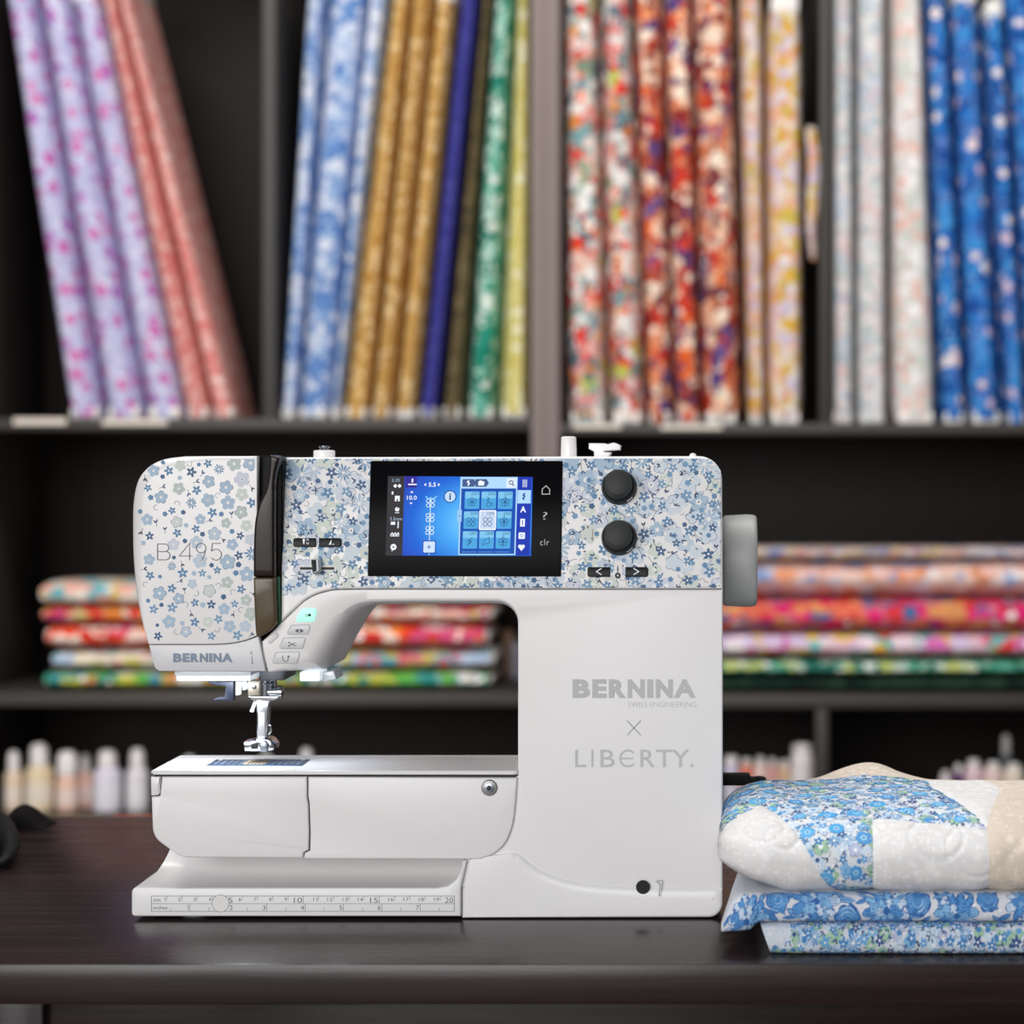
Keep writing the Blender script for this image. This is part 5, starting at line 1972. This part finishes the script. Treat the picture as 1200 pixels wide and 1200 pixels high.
# ------------------------------------------------------------------ patchwork quilt
QX0 = .0196
QL = .262
prof_q = [(.04, .0378), (-.03, .0374), (-.075, .0374), (-.097, .0395), (-.1075, .0465), (-.110, .056), (-.1055, .0655), (-.095, .0735), (-.078, .0795), (-.050, .0838), (-.010, .0862), (.04, .0858), (.085, .079), (.125, .068), (.142, .054), (.130, .042), (.09, .0382)]
pq = spline(prof_q + [prof_q[0]], 10)[:-1]
pq = np.array(pq + [pq[0]])
arc = np.concatenate([[0], np.cumsum(np.hypot(*np.diff(pq, axis=0).T))])
VT_ = arc[-1]


def q_base(u, v):
    v = min(max(v, 0), VT_)
    y, z = np.interp(v, arc, pq[:, 0]), np.interp(v, arc, pq[:, 1])
    e = min(u, QL - u)
    f = math.sqrt(max(0.0, 1 - (1 - min(1.0, max(0, e) / .034)) ** 2))
    sz, sy = .36 + .64 * f, .60 + .40 * f
    y = .0 + (y - .0) * sy
    f2 = min(1.0, max(0.0, e) / .042) ** .85
    z = .056 + (z - .056) * (sz if z > .056 else .12 + .88 * f2)
    x = QX0 + u - .055 * max(0.0, -y)
    z += .0135 * math.exp(-((u - .100) / .027) ** 2 - ((y - .085) / .030) ** 2) if z > .05 else 0
    z += .0012 * math.sin(u * 60 + 1.0) * math.exp(-((y + .02) / .05) ** 2) * (1 if z > .06 else 0)
    return Vector((x, y, TZ + z))


def q_nrm(u, v):
    h = .0012
    a = q_base(min(u + h, QL), v) - q_base(max(u - h, 0), v)
    b = q_base(u, v + h) - q_base(u, v - h)
    n = b.cross(a)
    if n.length < 1e-12:
        return Vector((-1, 0, 0))
    n.normalize()
    return n


gu = np.linspace(0, QL, 130)
iv0, iv1 = np.interp(4 * 10 - 25, range(len(arc)), arc), np.interp(12 * 10 - 4, range(len(arc)), arc)
gv = np.linspace(iv0, iv1, 130)
GP = np.zeros((130, 130, 2))
for i, u in enumerate(gu):
    for j, v in enumerate(gv):
        p = q_base(u, v)
        k = S0 * (D + p.y) / D
        GP[i, j] = (VX + p.x / k, VY - (p.z - ZC) / k)


def uvp(px, py):
    dd = (GP[..., 0] - px) ** 2 + (GP[..., 1] - py) ** 2
    i, j = np.unravel_index(np.argmin(dd), dd.shape)
    return float(gu[i]), float(gv[j])


NV = q_nrm(.1, uvp(1000, 1000)[1])
SGN = 1 if NV.y < 0 else -1
vtop = float(arc[int(11.3 * 10)])
vbot = float(arc[25])
A_, B_, C_, D_, E_, F_ = uvp(848, 972), uvp(891, 943), uvp(984, 1040), uvp(1018, 1041), uvp(1020, 959), uvp(1157, 972)
I_, J_ = uvp(1094, 924), uvp(1171, 925)
patches = {  # name: list of convex polygons in (u, v), clockwise or not
    'floral': [[(0, A_[1]), B_, (B_[0], vtop), (0, vtop)], [B_, C_, (C_[0], vtop), (B_[0], vtop)], [C_, (C_[0], vbot), (E_[0], vbot), (E_[0], vtop), (C_[0], vtop)],
               [E_, F_, I_, (E_[0], I_[1])], [(E_[0], I_[1]), I_, (I_[0], vtop), (E_[0], vtop)]],
    'white_a': [[(0, A_[1]), B_, C_, (C_[0], vbot), (0, vbot)]],
    'white_b': [[E_, F_, (F_[0], vbot), (E_[0], vbot)]],
    'white_c': [[F_, I_, (I_[0], vtop), (J_[0], vtop), J_]],
    'cream': [[F_, J_, (QL, J_[1]), (QL, vbot), (F_[0], vbot)], [J_, (J_[0], vtop), (QL, vtop), (QL, J_[1])]],
    'back': [[(0, vtop), (QL, vtop), (QL, VT_), (0, VT_)]],
    'under': [[(0, 0), (QL, 0), (QL, vbot), (0, vbot)]],
}


def planes(poly):
    n = len(poly)
    A = sum(poly[i][0] * poly[(i + 1) % n][1] - poly[(i + 1) % n][0] * poly[i][1] for i in range(n))
    out = []
    for i in range(n):
        a, b = poly[i], poly[(i + 1) % n]
        dx, dy = b[0] - a[0], b[1] - a[1]
        l = math.hypot(dx, dy)
        if l < 1e-9:
            continue
        nx, ny = (dy / l, -dx / l) if A > 0 else (-dy / l, dx / l)
        out.append((a, (nx, ny)))
    return out


SEAMS = [((0, A_[1]), B_), (B_, C_), (C_, (C_[0], vbot)), ((E_[0], vbot), E_), (E_, F_), (F_, I_), (I_, (I_[0], vtop)), (F_, J_), (J_, (J_[0], vtop)), (F_, (F_[0], vbot)), ((0, vtop), (QL, vtop))]
RINGS = [((.028, A_[1] - .012), .013), ((.040, A_[1] - .020), .010), ((.135, E_[1] - .022), .017), ((.160, E_[1] - .030), .019), ((.110, E_[1] - .004), .014), ((.215, E_[1] - .010), .024), ((.20, E_[1] - .045), .022), ((.19, vtop - .03), .018), ((.07, E_[1] + .02), .02)]


def seg_d(p, a, b):
    dx, dy = b[0] - a[0], b[1] - a[1]
    t = max(0, min(1, ((p[0] - a[0]) * dx + (p[1] - a[1]) * dy) / (dx * dx + dy * dy + 1e-15)))
    return math.hypot(p[0] - a[0] - t * dx, p[1] - a[1] - t * dy)


def q_puff(u, v):
    d = min(seg_d((u, v), a, b) for a, b in SEAMS)
    h = .0017 * (1 - math.exp(-d / .0045))
    for (cx, cy), R in RINGS:
        h -= .0013 * math.exp(-((math.hypot(u - cx, v - cy) - R) / .0010) ** 2)
    h += .0004 * math.sin(u * 170 + v * 90) * math.sin(v * 210 - u * 60)
    return h


def q_surf(u, v, lift=0.0):
    return q_base(u, v) + q_nrm(u, v) * SGN * (q_puff(u, v) + lift)


M_qw = fabric('quilt_white', C(228, 226, 225), [(150, 6, .42, [C(231, 230, 231), C(221, 221, 223), C(229, 227, 226)], .8, .35, None), (330, 5, .4, [C(232, 231, 231), C(219, 220, 223)], .55, .3, None)])
M_qc = fabric('quilt_cream', C(216, 203, 188), [(140, 6, .42, [C(220, 208, 194), C(211, 198, 183)], .8, .35, None), (300, 5, .4, [C(221, 209, 196), C(210, 196, 181)], .5, .3, None)])
M_qf = fabric('quilt_floral_ground', C(222, 228, 234), [(300, 5, .36, [C(232, 236, 240), C(200, 214, 230)], .6, .3, None)])
quilt = empty('patchwork_quilt', (QX0 + QL / 2, .0, TZ + .0374), 'folded patchwork quilt of white, cream and blue floral patches on top of the folded cottons', 'quilt')


def patch_mesh(polys, step):
    bm = bmesh.new()
    uvl = bm.loops.layers.uv.verify()
    cache = {}

    def vert(u, v):
        k = (round(u, 6), round(v, 6))
        if k not in cache:
            cache[k] = bm.verts.new(q_surf(u, v))
        return cache[k]
    for poly in polys:
        pls = planes(poly)
        us, vs = [p[0] for p in poly], [p[1] for p in poly]
        i0, i1 = int(math.floor(min(us) / step)), int(math.ceil(max(us) / step))
        j0, j1 = int(math.floor(min(vs) / step)), int(math.ceil(max(vs) / step))
        for i in range(i0, i1):
            for j in range(j0, j1):
                q = [(i * step, j * step), ((i + 1) * step, j * step), ((i + 1) * step, (j + 1) * step), (i * step, (j + 1) * step)]
                for (cx, cy), (nx, ny) in pls:
                    ds = [(p[0] - cx) * nx + (p[1] - cy) * ny for p in q]
                    if max(ds) <= 1e-9:
                        continue
                    out = []
                    for k in range(len(q)):
                        a, b, da, db = q[k - 1], q[k], ds[k - 1], ds[k]
                        if (da <= 0) != (db <= 0):
                            t = da / (da - db)
                            out.append((a[0] + (b[0] - a[0]) * t, a[1] + (b[1] - a[1]) * t))
                        if db <= 0:
                            out.append(b)
                    q = out
                    if len(q) < 3:
                        break
                if len(q) < 3:
                    continue
                vv, uu = [], []
                for p in q:
                    w = vert(*p)
                    if w not in vv:
                        vv.append(w)
                        uu.append(p)
                if len(vv) < 3:
                    continue
                try:
                    f = bm.faces.new(vv)
                except ValueError:
                    continue
                for lp, p in zip(f.loops, uu):
                    lp[uvl].uv = p
    return bm


pmesh = {}
for nm, mt, st, lb in (('floral', M_qf, .0021, 'blue meadow floral patch'), ('white_a', M_qw, .0015, 'white tone on tone patch'), ('white_b', M_qw, .0015, 'white tone on tone patch'),
                       ('white_c', M_qw, .0021, 'white tone on tone patch'), ('cream', M_qc, .0024, 'cream beige patch'), ('back', M_qc, .004, 'cream beige patch'), ('under', M_qw, .005, 'white tone on tone patch')):
    pmesh[nm] = obj('quilt_patch', patch_mesh(patches[nm], st), mt, quilt, lb, sharp=80)
for u, sgn in ((0.0, -1), (QL, 1)):
    bm = bmesh.new()
    ring = [q_surf(u, v) for v in np.linspace(0, VT_, 60)[:-1]]
    c0 = sum(ring, Vector()) / len(ring)
    uvl = bm.loops.layers.uv.verify()
    prev = [bm.verts.new(p) for p in ring]
    for k, out in ((.6, .0012), (.25, .0016)):
        cur = [bm.verts.new(c0 + (p - c0) * k + Vector((sgn * out, 0, 0))) for p in ring]
        for i in range(len(ring)):
            j = (i + 1) % len(ring)
            bm.faces.new((prev[i], prev[j], cur[j], cur[i]))
        prev = cur
    bm.faces.new(prev)
    for f in bm.faces:
        for lp in f.loops:
            lp[uvl].uv = (lp.vert.co.y, lp.vert.co.z)
    obj('quilt_end', bm, M_qw, quilt, sharp=80)
pf = floral_print(random.Random(21), lambda x, y: True, (0.001, C_[1] - .012, F_[0], vtop), .50e-3, PQ, dense=1.0, big=.85, sm=1.0)
rq = random.Random(4)
for x_, y_ in scatter(rq, lambda x, y: True, (0.001, C_[1] - .012, F_[0], vtop), .017, 600, []):
    r_ = rq.uniform(.0040, .0062)
    pf.flower(x_, y_, r_, rq.choice((8, 10, 12)), rq.choice([C(74, 164, 222), C(92, 172, 224), C(80, 150, 210)]), rq.uniform(0, 6), .2, 4, .8)
    pf.flower(x_, y_, r_ * .45, 5, C(150, 200, 235), rq.uniform(0, 6), .3, 4.4, .8)
    pf.disc(x_, y_, r_ * .13, C(40, 70, 130), 4.8, 8)
pf.build('flower_print', lambda a, b, l: q_surf(a, b, .00022 + l), M_cprint, pmesh['floral'], unit=4e-5, clips=[planes(p) for p in patches['floral']], maxlen=.002)
